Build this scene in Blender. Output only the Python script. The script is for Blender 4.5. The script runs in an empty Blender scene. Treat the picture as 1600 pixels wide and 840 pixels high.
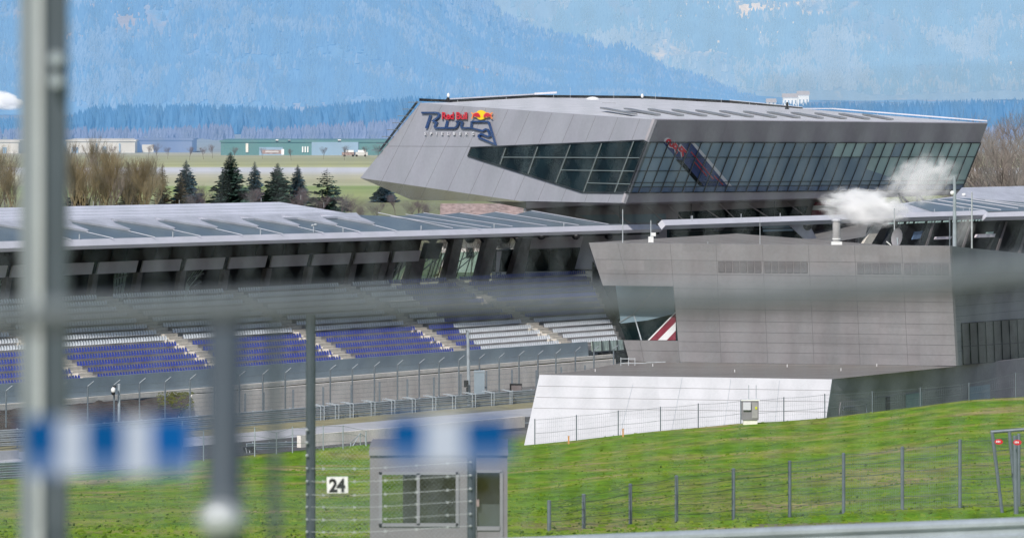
import bpy, bmesh, math, random
from mathutils import Vector, Matrix
V = Vector
random.seed(7)
scene = bpy.context.scene
COL = scene.collection
FPX, CAMH, HORIZ = 8000.0, 27.0, 120.0       # focal length in photo pixels, eye height in metres, row of the horizon

# ------------------------------------------------------------------ geometry helpers
def P(px, py, Y):
    """the world point seen at photo pixel (px, py) at distance Y"""
    return V(((px - 800) / FPX * Y, Y, CAMH - (py - HORIZ) / FPX * Y))

class Plane:
    def __init__(s, a, b, c):
        s.p = a.copy(); s.n = (b - a).cross(c - a).normalized()
        if s.n.y > 0: s.n = -s.n             # towards the camera
    def at(s, px, py, off=0.0):
        d = V(((px - 800) / FPX, 1, (HORIZ - py) / FPX)); c = V((0, 0, CAMH))
        t = (s.p + s.n * off - c).dot(s.n) / d.dot(s.n)
        return c + d * t

def vplane(a, b):
    return Plane(a, b, a + V((0, 0, 1)))

ORIGIN = {}
class MB:
    def __init__(s): s.v = []; s.f = []
    def add(s, pts, faces):
        k = len(s.v); s.v += [V(p) for p in pts]; s.f += [tuple(i + k for i in f) for f in faces]; return s
    def poly(s, pts): return s.add(pts, [tuple(range(len(pts)))])
    def prism(s, pts, vec):
        n = len(pts); pts = [V(p) for p in pts]
        q = [p + vec for p in pts]
        return s.add(pts + q, [tuple(range(n)), tuple(range(2*n-1, n-1, -1))] + [(i, i+n, (i+1) % n + n, (i+1) % n) for i in range(n)])
    def box(s, c, sx, sy, sz, rz=0.0, base=False):
        c = V(c); ca, sa = math.cos(rz), math.sin(rz); pts = []
        for dz in ((0, sz) if base else (-sz/2, sz/2)):
            for dx, dy in ((-sx/2, -sy/2), (sx/2, -sy/2), (sx/2, sy/2), (-sx/2, sy/2)):
                pts.append(c + V((dx*ca - dy*sa, dx*sa + dy*ca, dz)))
        return s.add(pts, [(3,2,1,0), (4,5,6,7), (0,1,5,4), (1,2,6,5), (2,3,7,6), (3,0,4,7)])
    def tube(s, p, q, r, r2=None, n=6, cap=True):
        p, q = V(p), V(q); r2 = r if r2 is None else r2
        d = (q - p)
        if d.length < 1e-6: return s
        d.normalize(); a = d.orthogonal().normalized(); b = d.cross(a)
        pts = [p + (a*math.cos(2*math.pi*i/n) + b*math.sin(2*math.pi*i/n))*r for i in range(n)]
        pts += [q + (a*math.cos(2*math.pi*i/n) + b*math.sin(2*math.pi*i/n))*r2 for i in range(n)]
        fs = [(i, (i+1) % n, (i+1) % n + n, i + n) for i in range(n)]
        if cap: fs += [tuple(range(n-1, -1, -1)), tuple(range(n, 2*n))]
        return s.add(pts, fs)
    def path(s, pts, r, n=6):
        pts = [V(p) for p in pts]; rings = []; prev = None
        for i, p in enumerate(pts):
            d = (pts[min(i+1, len(pts)-1)] - pts[max(i-1, 0)]).normalized()
            if prev is None: a = d.orthogonal().normalized()
            else: a = (prev - d * prev.dot(d)).normalized()
            prev = a; b = d.cross(a)
            rings.append([p + (a*math.cos(2*math.pi*j/n) + b*math.sin(2*math.pi*j/n))*r for j in range(n)])
        fs = []
        for i in range(len(pts)-1):
            for j in range(n): fs.append((i*n+j, i*n+(j+1) % n, (i+1)*n+(j+1) % n, (i+1)*n+j))
        fs += [tuple(range(n-1, -1, -1)), tuple(range((len(pts)-1)*n, len(pts)*n))]
        return s.add([p for r_ in rings for p in r_], fs)
    def sweep(s, profile, p, q, side, up):
        """profile of (side, up) offsets swept from p to q"""
        n = len(profile); pts = [V(p) + side*a + up*b for a, b in profile] + [V(q) + side*a + up*b for a, b in profile]
        return s.add(pts, [tuple(range(n)), tuple(range(2*n-1, n-1, -1))] + [(i, i+n, (i+1) % n + n, (i+1) % n) for i in range(n)])
    def ball(s, c, rx, ry, rz, nu=12, nv=8):
        c = V(c); pts = [c + V((0, 0, -rz))]
        for j in range(1, nv):
            t = -math.pi/2 + math.pi*j/nv
            for i in range(nu):
                a = 2*math.pi*i/nu; pts.append(c + V((rx*math.cos(t)*math.cos(a), ry*math.cos(t)*math.sin(a), rz*math.sin(t))))
        pts.append(c + V((0, 0, rz))); fs = []
        for i in range(nu): fs.append((0, 1+(i+1) % nu, 1+i))
        for j in range(nv-2):
            for i in range(nu): fs.append((1+j*nu+i, 1+j*nu+(i+1) % nu, 1+(j+1)*nu+(i+1) % nu, 1+(j+1)*nu+i))
        k = 1+(nv-2)*nu
        for i in range(nu): fs.append((k+i, k+(i+1) % nu, k+nu))
        return s.add(pts, fs)
    def build(s, name, m, parent=None, smooth=False, fix=True):
        org = ORIGIN.get(parent.as_pointer(), V((0,0,0))) if parent else V((0,0,0))
        me = bpy.data.meshes.new(name)
        me.from_pydata([tuple(p - org) for p in s.v], [], s.f)
        if fix:
            bm = bmesh.new(); bm.from_mesh(me); bmesh.ops.recalc_face_normals(bm, faces=bm.faces); bm.to_mesh(me); bm.free()
        for mm in (m if isinstance(m, (list, tuple)) else [m]): me.materials.append(mm)
        if smooth:
            for p in me.polygons: p.use_smooth = True
        me.update()
        o = bpy.data.objects.new(name, me); COL.objects.link(o)
        if parent: o.parent = parent; ORIGIN[o.as_pointer()] = org
        return o
    def build_at(s, name, m, loc, **k):
        """a single-mesh thing whose origin sits at loc"""
        loc = V(loc); s.v = [p - loc for p in s.v]; o = s.build(name, m, None, **k); o.location = loc; return o

KEEP = []
def tag(o, label=None, cat=None, group=None, kind=None):
    if label: o['label'] = label
    if cat: o['category'] = cat
    if group: o['group'] = group
    if kind: o['kind'] = kind
    return o
def thing(name, label, cat, loc, group=None):
    o = bpy.data.objects.new(name, None); COL.objects.link(o); o.location = V(loc); o.empty_display_size = .3
    ORIGIN[o.as_pointer()] = V(loc); KEEP.append(o)
    return tag(o, label, cat, group)
def dup(root, loc, rotz=0, scale=None, label=None, group=None):
    r = root.copy(); COL.objects.link(r); r.location = V(loc); r.rotation_euler = (0, 0, rotz)
    if scale: r.scale = scale
    if label: r['label'] = label
    if group: r['group'] = group
    for ch in list(root.children):
        c = ch.copy(); COL.objects.link(c); c.parent = r
        for g in ch.children:
            d = g.copy(); COL.objects.link(d); d.parent = c
    return r
def slab(name, pl, pts, m, parent, th=.1, off=0.0, label=None):
    """flat piece lying on plane pl, outline from photo pixels, th thick towards the camera"""
    w = [pl.at(x, y, off) for x, y in pts]
    o = MB().prism(w, pl.n * th).build(name, m, parent)
    if label: o['label'] = label
    return o
def bars(pl, segs, w, off, mb=None):
    mb = mb or MB()
    for (x0, y0, x1, y1) in segs:
        mb.tube(pl.at(x0, y0, off), pl.at(x1, y1, off), w, n=4)
    return mb
def lerp(a, b, t): return a + (b - a) * t
def interp(tab, x):
    if x <= tab[0][0]: return tab[0][1]
    for (a, b), (c, d) in zip(tab, tab[1:]):
        if x <= c: return b + (d - b) * (x - a) / (c - a)
    return tab[-1][1]
def smooth(a, b, x):
    t = max(0.0, min(1.0, (x - a) / (b - a))); return t*t*(3-2*t)

# ------------------------------------------------------------------ materials
def nodes(name):
    m = bpy.data.materials.new(name); m.use_nodes = True
    nt = m.node_tree; return m, nt, nt.nodes['Principled BSDF']
def mat(name, c, rough=.5, metal=0.0, amt=.12, scale=1.5, stretch=(1, 1, 1), bump=0.0, spec=None, c2=None, fine=0.0, coat=0.0, air=None, panel=None):
    m, nt, b = nodes(name); N, L = nt.nodes, nt.links
    geo = N.new('ShaderNodeNewGeometry'); mp = N.new('ShaderNodeMapping'); mp.inputs['Scale'].default_value = stretch
    L.new(geo.outputs['Position'], mp.inputs['Vector'])
    nz = N.new('ShaderNodeTexNoise'); nz.inputs['Scale'].default_value = scale; nz.inputs['Detail'].default_value = 6
    L.new(mp.outputs[0], nz.inputs['Vector'])
    r = N.new('ShaderNodeValToRGB')
    lo = tuple(x * (1 - amt) for x in c); hi = tuple(min(1, x * (1 + amt)) for x in c) if c2 is None else c2
    r.color_ramp.elements[0].position = .3; r.color_ramp.elements[1].position = .7
    r.color_ramp.elements[0].color = (*lo, 1); r.color_ramp.elements[1].color = (*hi, 1)
    L.new(nz.outputs['Fac'], r.inputs['Fac'])
    out = r.outputs['Color']
    if fine:
        n2 = N.new('ShaderNodeTexNoise'); n2.inputs['Scale'].default_value = scale * 11; n2.inputs['Detail'].default_value = 4
        L.new(geo.outputs['Position'], n2.inputs['Vector'])
        mr = N.new('ShaderNodeMapRange'); mr.inputs['From Min'].default_value = .3; mr.inputs['From Max'].default_value = .7
        mr.inputs['To Min'].default_value = 1 - fine; mr.inputs['To Max'].default_value = 1 + fine
        L.new(n2.outputs['Fac'], mr.inputs['Value'])
        mx = N.new('ShaderNodeMix'); mx.data_type = 'RGBA'; mx.blend_type = 'MULTIPLY'; mx.inputs['Factor'].default_value = 1
        L.new(out, mx.inputs[6]); L.new(mr.outputs[0], mx.inputs[7]); out = mx.outputs[2]
    if panel:                                  # sheet-to-sheet tone differences: (direction x, y, sheet width, sheet height, amount)
        ux, uy, pw, ph, pa = panel
        dt = N.new('ShaderNodeVectorMath'); dt.operation = 'DOT_PRODUCT'; dt.inputs[1].default_value = (ux/pw, uy/pw, 0); L.new(geo.outputs['Position'], dt.inputs[0])
        dv = N.new('ShaderNodeVectorMath'); dv.operation = 'DOT_PRODUCT'; dv.inputs[1].default_value = (0, 0, 1/ph); L.new(geo.outputs['Position'], dv.inputs[0])
        f1 = N.new('ShaderNodeMath'); f1.operation = 'FLOOR'; L.new(dt.outputs['Value'], f1.inputs[0]); f2 = N.new('ShaderNodeMath'); f2.operation = 'FLOOR'; L.new(dv.outputs['Value'], f2.inputs[0])
        cb = N.new('ShaderNodeCombineXYZ'); L.new(f1.outputs[0], cb.inputs[0]); L.new(f2.outputs[0], cb.inputs[1])
        wn = N.new('ShaderNodeTexWhiteNoise'); wn.noise_dimensions = '2D'; L.new(cb.outputs[0], wn.inputs['Vector'])
        m2 = N.new('ShaderNodeMapRange'); m2.inputs['To Min'].default_value = 1 - pa; m2.inputs['To Max'].default_value = 1 + pa; L.new(wn.outputs['Value'], m2.inputs['Value'])
        x2 = N.new('ShaderNodeMix'); x2.data_type = 'RGBA'; x2.blend_type = 'MULTIPLY'; x2.inputs['Factor'].default_value = 1; L.new(out, x2.inputs[6]); L.new(m2.outputs[0], x2.inputs[7]); out = x2.outputs[2]
    L.new(out, b.inputs['Base Color'])
    b.inputs['Roughness'].default_value = rough; b.inputs['Metallic'].default_value = metal
    if spec is not None: b.inputs['Specular IOR Level'].default_value = spec
    if air:                                    # light scattered in by the haze between eye and distance
        b.inputs['Emission Color'].default_value = (*air, 1); b.inputs['Emission Strength'].default_value = 1
    if coat: b.inputs['Coat Weight'].default_value = coat
    if bump:
        bp = N.new('ShaderNodeBump'); bp.inputs['Strength'].default_value = bump; bp.inputs['Distance'].default_value = .05
        L.new(nz.outputs['Fac'], bp.inputs['Height']); L.new(bp.outputs[0], b.inputs['Normal'])
    return m

M = {}
M['steel_wing_lit'] = mat('brushed steel panels lit side', (.37,.37,.41), .42, .2, .10, .25, (1,1,.25), fine=.04)
M['steel_wing_shade']  = mat('brushed steel panels shaded side', (.40,.375,.405), .45, .1, .08, .2, (1,1,.25), fine=.04, panel=(.74,.67,2.6,5,.04))  # same steel as the lit facade, toned separately for faces in shade
M['steel_tower'] = mat('grey brown steel panels', (.236,.226,.236), .48, .15, .17, .3, (1,1,.22), fine=.05, panel=(.89,-.45,3.85,.86,.07))
M['steel_shade'] = mat('grey brown steel panels of shaded sides', (.24,.23,.25), .5, .1, .12, .3, fine=.05)  # copy of the tower steel, toned for the sides in shade
M['seam'] = mat('panel joint', (.10,.10,.11), .7)
M['sky_bright_steel'] = mat('steel cladding with painted sky reflection', (.56,.56,.59), .45, .0, .07, .45, (1,1,.12), fine=.03, panel=(1,0,3.9,50,.04))  # same steel panels, bright sky reflection put into the colour
M['roof_metal'] = mat('pale standing seam roof sheet', (.72,.72,.80), .42, .1, .08, .5, (.3,.3,1), fine=.06)
M['roof_fold'] = mat('folded roof sheet', (.50,.515,.58), .45, .1, .14, .6, fine=.05)
M['roof_wing'] = mat('pale roof membrane', (.60,.60,.63), .6, .0, .10, .5, fine=.06)
M['fascia'] = mat('pale roof edge', (.60,.60,.67), .45, .0, .04, .6)
M['roof_glass'] = mat('blue grey roof glazing', (.125,.165,.20), .35, .0, .15, .3, fine=.05)
M['skylight'] = mat('grey skylight hood', (.23,.24,.26), .45, .2)
M['dark'] = mat('near black steel', (.012,.014,.018), .5)
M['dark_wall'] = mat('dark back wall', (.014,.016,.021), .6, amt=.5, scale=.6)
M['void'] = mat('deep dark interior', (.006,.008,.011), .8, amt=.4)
M['brown_glass'] = mat('brown clerestory glass', (.016,.014,.012), .3, spec=.2, amt=.5, scale=.5)
M['column'] = mat('brown grey column', (.16,.14,.145), .6, amt=.2)
M['column_dark'] = mat('blue black column', (.020,.026,.034), .6)
M['panel_mid'] = mat('grey parapet panel', (.60,.56,.62), .5, amt=.12, scale=.5)
M['glass_dark'] = mat('dark green window glass', (.005,.013,.016), .25, amt=.6, scale=.35, spec=.08)
M['glass_wing'] = mat('window glass with painted hazy reflection', (.27,.38,.46), .35, amt=.16, scale=.18, spec=.3)  # blue grey of the hazy reflection put into the colour
M['glass_green'] = mat('pale green glass and painted reflection', (.48,.66,.62), .3, amt=.2, scale=.2)
M['glass_spandrel'] = mat('blue spandrel glass', (.13,.20,.33), .3, amt=.2)
M['glass_olive'] = mat('olive window glass', (.05,.058,.055), .4, amt=.4, scale=.5, stretch=(1,1,3))
M['glass_screen'] = mat('pale glass screen', (.50,.62,.57), .15, amt=.45, scale=2.2, stretch=(2,2,.5))
M['mullion'] = mat('dark mullion', (.012,.017,.025), .5)
M['mullion_light'] = mat('pale mullion', (.16,.20,.21), .5)
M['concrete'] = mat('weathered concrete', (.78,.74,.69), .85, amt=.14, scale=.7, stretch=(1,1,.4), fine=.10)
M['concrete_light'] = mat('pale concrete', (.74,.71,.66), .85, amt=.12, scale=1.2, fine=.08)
M['concrete_dark'] = mat('dark grey concrete', (.36,.35,.36), .85, amt=.2, scale=.8, fine=.08)  # darker concrete, one even tone
M['step'] = mat('sandstone coloured step', (.60,.56,.50), .85, amt=.12, scale=2)
M['step_riser'] = mat('dark step riser', (.14,.125,.105), .85, amt=.2)
M['front_wall'] = mat('blue grey barrier wall', (.25,.315,.37), .6, amt=.12, scale=.5, fine=.04)
M['seat_blue'] = mat('blue seat plastic', (.06,.085,.38), .35, amt=.10, scale=3)
M['seat_white'] = mat('grey white seat plastic', (.78,.82,.86), .3, amt=.10, scale=3)
M['galv'] = mat('galvanised steel', (.36,.41,.455), .45, .2, .15, 2.0, fine=.05)
M['galv_dark'] = mat('dull galvanised post', (.15,.18,.21), .5, .2, .15, 3)
M['galv_light'] = mat('pale galvanised steel', (.50,.53,.56), .4, .25, .12, 4)
M['white_paint'] = mat('white paint', (.80,.80,.80), .5, amt=.04)
M['black'] = mat('black plastic', (.012,.012,.014), .4)
M['navy'] = mat('navy sign paint', (.03,.065,.21), .4, amt=.1)
M['blue_logo'] = mat('blue sign lettering', (.014,.045,.15), .4, amt=.25, scale=.25)
M['red'] = mat('red sign paint', (.55,.012,.025), .4, amt=.1)
M['darkred'] = mat('dark red banner print', (.23,.03,.055), .45, amt=.2)
M['sign_red_bright'] = mat('bright red print', (.75,.03,.06), .4, amt=.1)
M['yellow'] = mat('yellow sign paint', (.90,.62,.01), .4, amt=.04)
M['orange'] = mat('orange sign edge', (.85,.30,.09), .4, amt=.1)
M['white_letter'] = mat('white lettering', (.75,.75,.78), .4, amt=.04)
M['blue_banner'] = mat('royal blue banner print', (.0,.062,.22), .8, spec=.1, amt=.12, scale=4)
M['white_banner'] = mat('white banner print', (.40,.44,.56), .7, amt=.06, spec=.1, scale=4)
M['pale_banner'] = mat('faded blue banner edge', (.10,.16,.32), .7, spec=.1, amt=.1, scale=4)
M['blue_banner_light'] = mat('lighter blue banner print', (.001,.075,.28), .8, spec=.1, amt=.12, scale=4)
M['booth'] = mat('grey booth sheet', (.21,.20,.22), .55, amt=.1, scale=2, fine=.05)
M['booth_frame'] = mat('pale booth window frame', (.25,.25,.28), .5, amt=.06)
M['lime'] = mat('yellow green sign', (.60,.62,.03), .5)
M['wood'] = mat('orange wooden stake', (.55,.27,.10), .7)
M['vent'] = mat('dark louvre vent', (.075,.07,.075), .6, amt=.1)
M['asphalt'] = mat('asphalt', (.09,.09,.092), .9, amt=.15, scale=.5, fine=.1)
M['runoff'] = mat('pale run off surface', (.44,.45,.48), .85, amt=.10, scale=.4, fine=.06)
M['deck'] = mat('gravel roof deck', (.20,.185,.175), .9, amt=.18, scale=.9, stretch=(.15,1,1), fine=.2)
M['soil'] = mat('brown soil', (.075,.060,.055), .95, amt=.4, scale=.6, stretch=(1,1,1), fine=.25, bump=.6)
M['olive'] = mat('olive grass strip', (.27,.25,.15), .95, amt=.2, scale=.6, fine=.15)
M['moss'] = mat('moss line', (.10,.095,.03), .95, amt=.3, scale=2, fine=.3)
M['soffit_grass_tint'] = mat('soffit panel tinted by reflected grass', (.20,.20,.14), .5, amt=.08, scale=.4)  # olive of reflected grass put into the soffit colour

# ground: grass near, field bands in the valley
def ground_material():
    m, nt, b = nodes('grass and valley fields'); N, L = nt.nodes, nt.links
    geo = N.new('ShaderNodeNewGeometry'); sep = N.new('ShaderNodeSeparateXYZ'); L.new(geo.outputs['Position'], sep.inputs[0])
    def noise(scale, det=6, stretch=(1,1,1)):
        mp = N.new('ShaderNodeMapping'); mp.inputs['Scale'].default_value = stretch; L.new(geo.outputs['Position'], mp.inputs[0])
        n = N.new('ShaderNodeTexNoise'); n.inputs['Scale'].default_value = scale; n.inputs['Detail'].default_value = det; L.new(mp.outputs[0], n.inputs['Vector']); return n.outputs['Fac']
    def ramp(fac, els):
        r = N.new('ShaderNodeValToRGB'); e = r.color_ramp.elements
        while len(e) < len(els): e.new(.5)
        for k, (p, c) in enumerate(els): e[k].position = p; e[k].color = (*c, 1)
        L.new(fac, r.inputs[0]); return r.outputs[0]
    def mix(f, a, b_, mode='MIX'):
        x = N.new('ShaderNodeMix'); x.data_type = 'RGBA'; x.blend_type = mode
        if isinstance(f, float): x.inputs[0].default_value = f
        else: L.new(f, x.inputs[0])
        L.new(a, x.inputs[6]); L.new(b_, x.inputs[7]); return x.outputs[2]
    g1 = ramp(noise(.16, 8, (1,.5,1)), [(.32,(.115,.25,.012)), (.47,(.165,.29,.022)), (.58,(.25,.30,.05)), (.70,(.36,.31,.13))])
    g2 = ramp(noise(.9, 8, (1,.22,1)), [(.33,(.62,.62,.62)), (.5,(.92,.92,.92)), (.68,(1.18,1.15,1.1))])
    g3 = ramp(noise(7, 4, (1,.3,1)), [(.35,(.75,.75,.75)), (.65,(1.2,1.2,1.2))])
    grass = mix(1.0, mix(1.0, g1, g2, 'MULTIPLY'), g3, 'MULTIPLY')
    # valley bands by distance, haze painted into the far colours
    mr = N.new('ShaderNodeMapRange'); mr.inputs['From Min'].default_value = 600; mr.inputs['From Max'].default_value = 2600
    nz = noise(.004, 3); add = N.new('ShaderNodeMath'); add.operation = 'MULTIPLY_ADD'
    L.new(nz, add.inputs[0]); add.inputs[1].default_value = 40; L.new(sep.outputs['Y'], add.inputs[2]); L.new(add.outputs[0], mr.inputs['Value'])
    y2f = lambda y: (24.5*8000/(y-120) + 20 - 600) / 2000
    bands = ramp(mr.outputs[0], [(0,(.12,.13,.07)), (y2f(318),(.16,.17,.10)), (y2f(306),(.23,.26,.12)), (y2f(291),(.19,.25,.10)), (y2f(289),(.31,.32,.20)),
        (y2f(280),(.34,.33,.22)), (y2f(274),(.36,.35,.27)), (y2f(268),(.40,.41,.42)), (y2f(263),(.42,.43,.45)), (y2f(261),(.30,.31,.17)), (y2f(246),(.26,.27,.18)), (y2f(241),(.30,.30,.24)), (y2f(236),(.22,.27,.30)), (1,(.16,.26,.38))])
    br = N.new('ShaderNodeValToRGB')
    vn = ramp(noise(.03, 6, (.3,1,1)), [(.3,(1.25,1.25,1.3)), (.7,(1.6,1.6,1.65))])
    valley = mix(1.0, bands, vn, 'MULTIPLY')
    f = N.new('ShaderNodeMapRange'); f.inputs['From Min'].default_value = 560; f.inputs['From Max'].default_value = 640; L.new(sep.outputs['Y'], f.inputs['Value'])
    pd = N.new('ShaderNodeMapRange'); pd.inputs['From Min'].default_value = 424; pd.inputs['From Max'].default_value = 436; L.new(sep.outputs['Y'], pd.inputs['Value'])
    hidden_ground_grey = ramp(noise(.3, 5), [(.3,(.15,.15,.155)), (.7,(.22,.215,.215))])  # grey added on hidden ground so its bounce light stays neutral
    L.new(mix(f.outputs[0], mix(pd.outputs[0], grass, hidden_ground_grey), valley), b.inputs['Base Color']); b.inputs['Roughness'].default_value = .95; b.inputs['Specular IOR Level'].default_value = .1
    bp = N.new('ShaderNodeBump'); bp.inputs['Strength'].default_value = .3; bp.inputs['Distance'].default_value = .15; L.new(noise(3.5, 8), bp.inputs['Height']); L.new(bp.outputs[0], b.inputs['Normal'])
    return m
M['ground'] = ground_material()

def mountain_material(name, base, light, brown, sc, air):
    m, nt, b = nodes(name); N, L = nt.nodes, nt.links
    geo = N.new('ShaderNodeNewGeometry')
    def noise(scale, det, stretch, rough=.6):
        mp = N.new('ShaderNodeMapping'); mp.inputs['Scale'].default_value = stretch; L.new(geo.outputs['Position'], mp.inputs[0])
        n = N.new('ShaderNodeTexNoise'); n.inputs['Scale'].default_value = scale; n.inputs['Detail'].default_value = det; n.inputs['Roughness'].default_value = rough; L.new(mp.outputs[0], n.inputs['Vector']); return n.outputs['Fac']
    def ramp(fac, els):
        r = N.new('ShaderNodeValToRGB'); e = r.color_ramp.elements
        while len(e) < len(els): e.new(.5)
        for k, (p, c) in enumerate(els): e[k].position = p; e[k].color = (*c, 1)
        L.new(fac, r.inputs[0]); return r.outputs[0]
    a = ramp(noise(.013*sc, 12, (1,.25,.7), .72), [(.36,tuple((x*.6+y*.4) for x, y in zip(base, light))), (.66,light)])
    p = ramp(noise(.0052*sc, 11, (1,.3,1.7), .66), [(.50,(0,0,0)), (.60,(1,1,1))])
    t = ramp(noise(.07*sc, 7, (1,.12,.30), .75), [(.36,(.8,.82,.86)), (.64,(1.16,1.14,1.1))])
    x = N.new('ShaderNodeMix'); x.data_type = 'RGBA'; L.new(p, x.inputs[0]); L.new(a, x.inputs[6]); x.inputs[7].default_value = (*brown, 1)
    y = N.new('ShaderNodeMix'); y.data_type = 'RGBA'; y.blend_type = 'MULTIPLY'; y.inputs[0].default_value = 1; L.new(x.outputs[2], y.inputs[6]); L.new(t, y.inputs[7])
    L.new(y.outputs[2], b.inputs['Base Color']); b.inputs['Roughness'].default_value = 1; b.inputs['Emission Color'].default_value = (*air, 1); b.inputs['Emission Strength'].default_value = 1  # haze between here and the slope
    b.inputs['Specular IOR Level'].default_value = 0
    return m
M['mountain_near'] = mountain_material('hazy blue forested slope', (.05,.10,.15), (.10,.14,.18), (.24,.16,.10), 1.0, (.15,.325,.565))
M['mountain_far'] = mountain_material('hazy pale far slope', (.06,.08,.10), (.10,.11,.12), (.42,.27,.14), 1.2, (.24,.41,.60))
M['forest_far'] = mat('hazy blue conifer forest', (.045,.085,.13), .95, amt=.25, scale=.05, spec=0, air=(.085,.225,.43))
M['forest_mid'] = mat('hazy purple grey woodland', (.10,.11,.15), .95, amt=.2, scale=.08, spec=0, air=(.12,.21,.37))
M['needle'] = mat('dark green needles', (.034,.066,.052), .8, amt=.5, scale=.8, spec=.1)
M['needle_blue'] = mat('blue green needles', (.035,.075,.105), .8, amt=.4, scale=.8, spec=.1)
M['needle_brown'] = mat('brown winter larch twigs', (.095,.075,.045), .85, amt=.4, scale=.8, spec=.1)
M['bark'] = mat('grey brown bark', (.12,.10,.09), .9, amt=.3, scale=2)
M['twig'] = mat('grey brown bare twigs', (.20,.17,.15), .9, amt=.35, scale=.6)
M['twig_yellow'] = mat('yellow brown bare twigs', (.20,.158,.088), .9, amt=.35, scale=.6)
M['twig_purple'] = mat('purple grey bare twigs', (.15,.12,.135), .9, amt=.3, scale=.6)
M['bush'] = mat('grey brown scrub', (.12,.10,.09), .95, amt=.4, scale=.5)
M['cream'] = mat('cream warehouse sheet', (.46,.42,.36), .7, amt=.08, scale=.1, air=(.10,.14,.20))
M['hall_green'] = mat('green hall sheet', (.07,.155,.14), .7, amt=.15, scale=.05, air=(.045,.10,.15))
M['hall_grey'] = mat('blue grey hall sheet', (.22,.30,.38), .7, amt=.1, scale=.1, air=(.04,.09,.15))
M['tile'] = mat('red brown tiles', (.31,.235,.225), .85, amt=.35, scale=1.6, fine=.2)
M['house_wall'] = mat('pale house render', (.55,.53,.52), .85, amt=.06)
def steam(name, dens, scale, c=(.99,.99,.995), lo=.44, hi=.68):
    m = bpy.data.materials.new(name); m.use_nodes = True; nt = m.node_tree; N, L = nt.nodes, nt.links
    N.remove(N['Principled BSDF']); out = N['Material Output']
    pv = N.new('ShaderNodeVolumePrincipled'); pv.inputs['Color'].default_value = (*c, 1); pv.inputs['Anisotropy'].default_value = -0.25
    tc = N.new('ShaderNodeTexCoord')
    nz = N.new('ShaderNodeTexNoise'); nz.inputs['Scale'].default_value = scale; nz.inputs['Detail'].default_value = 7; nz.inputs['Roughness'].default_value = .6; nz.inputs['Distortion'].default_value = .5
    L.new(tc.outputs['Object'], nz.inputs['Vector'])
    gr = N.new('ShaderNodeTexGradient'); gr.gradient_type = 'SPHERICAL'; L.new(tc.outputs['Object'], gr.inputs['Vector'])
    a = N.new('ShaderNodeMath'); a.operation = 'MULTIPLY_ADD'; L.new(gr.outputs['Fac'], a.inputs[0]); a.inputs[1].default_value = .42; L.new(nz.outputs['Fac'], a.inputs[2])
    mr = N.new('ShaderNodeMapRange'); mr.inputs['From Min'].default_value = lo+.12; mr.inputs['From Max'].default_value = hi+.14; mr.inputs['To Min'].default_value = 0; mr.inputs['To Max'].default_value = dens
    L.new(a.outputs[0], mr.inputs['Value'])
    ed = N.new('ShaderNodeMapRange'); ed.inputs['From Min'].default_value = .02; ed.inputs['From Max'].default_value = .3; L.new(gr.outputs['Fac'], ed.inputs['Value'])
    mu = N.new('ShaderNodeMath'); mu.operation = 'MULTIPLY'; L.new(mr.outputs[0], mu.inputs[0]); L.new(ed.outputs[0], mu.inputs[1])
    L.new(mu.outputs[0], pv.inputs['Density']); L.new(pv.outputs[0], out.inputs['Volume'])
    return m

def clear_glass(tint=(.55,.60,.58)):
    m = bpy.data.materials.new('dusty window pane'); m.use_nodes = True; nt = m.node_tree; N_, L_ = nt.nodes, nt.links; N_.remove(N_['Principled BSDF'])
    tr_ = N_.new('ShaderNodeBsdfTransparent'); tr_.inputs[0].default_value = (*tint, 1); gl_ = N_.new('ShaderNodeBsdfGlossy'); gl_.inputs['Roughness'].default_value = .08; gl_.inputs[0].default_value = (.8,.8,.8,1)
    mx = N_.new('ShaderNodeMixShader'); nz = N_.new('ShaderNodeTexNoise'); nz.inputs['Scale'].default_value = 2; mr = N_.new('ShaderNodeMapRange'); mr.inputs['To Min'].default_value = .06; mr.inputs['To Max'].default_value = .26
    L_.new(nz.outputs['Fac'], mr.inputs['Value']); L_.new(mr.outputs[0], mx.inputs[0]); L_.new(tr_.outputs[0], mx.inputs[1]); L_.new(gl_.outputs[0], mx.inputs[2]); L_.new(mx.outputs[0], N_['Material Output'].inputs['Surface']); return m
M['clear'] = clear_glass(); M['screen_clear'] = clear_glass((.66,.80,.75))
# ------------------------------------------------------------------ camera, sun, sky
cd = bpy.data.cameras.new('camera'); cam = bpy.data.objects.new('camera', cd); COL.objects.link(cam); scene.camera = cam
cam.location = (0, 0, CAMH); cam.rotation_euler = (math.radians(90), 0, 0)
cd.sensor_width = 36; cd.lens = 36 * FPX / 1600; cd.shift_y = -(420 - HORIZ) / 1600
cd.clip_start = .5; cd.clip_end = 30000
cd.dof.use_dof = True; cd.dof.focus_distance = 440; cd.dof.aperture_fstop = 5.6
SUN = V((-.25, -.72, .64)).normalized()
sl = bpy.data.lights.new('sun', 'SUN'); sl.energy = 3.9; sl.angle = math.radians(1.0); sl.color = (1, .95, .88)
so = bpy.data.objects.new('sun', sl); COL.objects.link(so); so.rotation_euler = SUN.to_track_quat('Z', 'Y').to_euler()
w = bpy.data.worlds.new('World'); scene.world = w; w.use_nodes = True
bg = w.node_tree.nodes['Background']; sk = w.node_tree.nodes.new('ShaderNodeTexSky'); sk.sky_type = 'NISHITA'; sk.sun_disc = False
sk.sun_elevation = math.asin(SUN.z); sk.sun_rotation = math.atan2(SUN.x, SUN.y); sk.dust_density = 2.0; sk.altitude = 700
w.node_tree.links.new(sk.outputs[0], bg.inputs[0]); bg.inputs[1].default_value = .105
scene.view_settings.view_transform = 'Standard'; scene.view_settings.look = 'None'; scene.view_settings.exposure = 0
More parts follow.
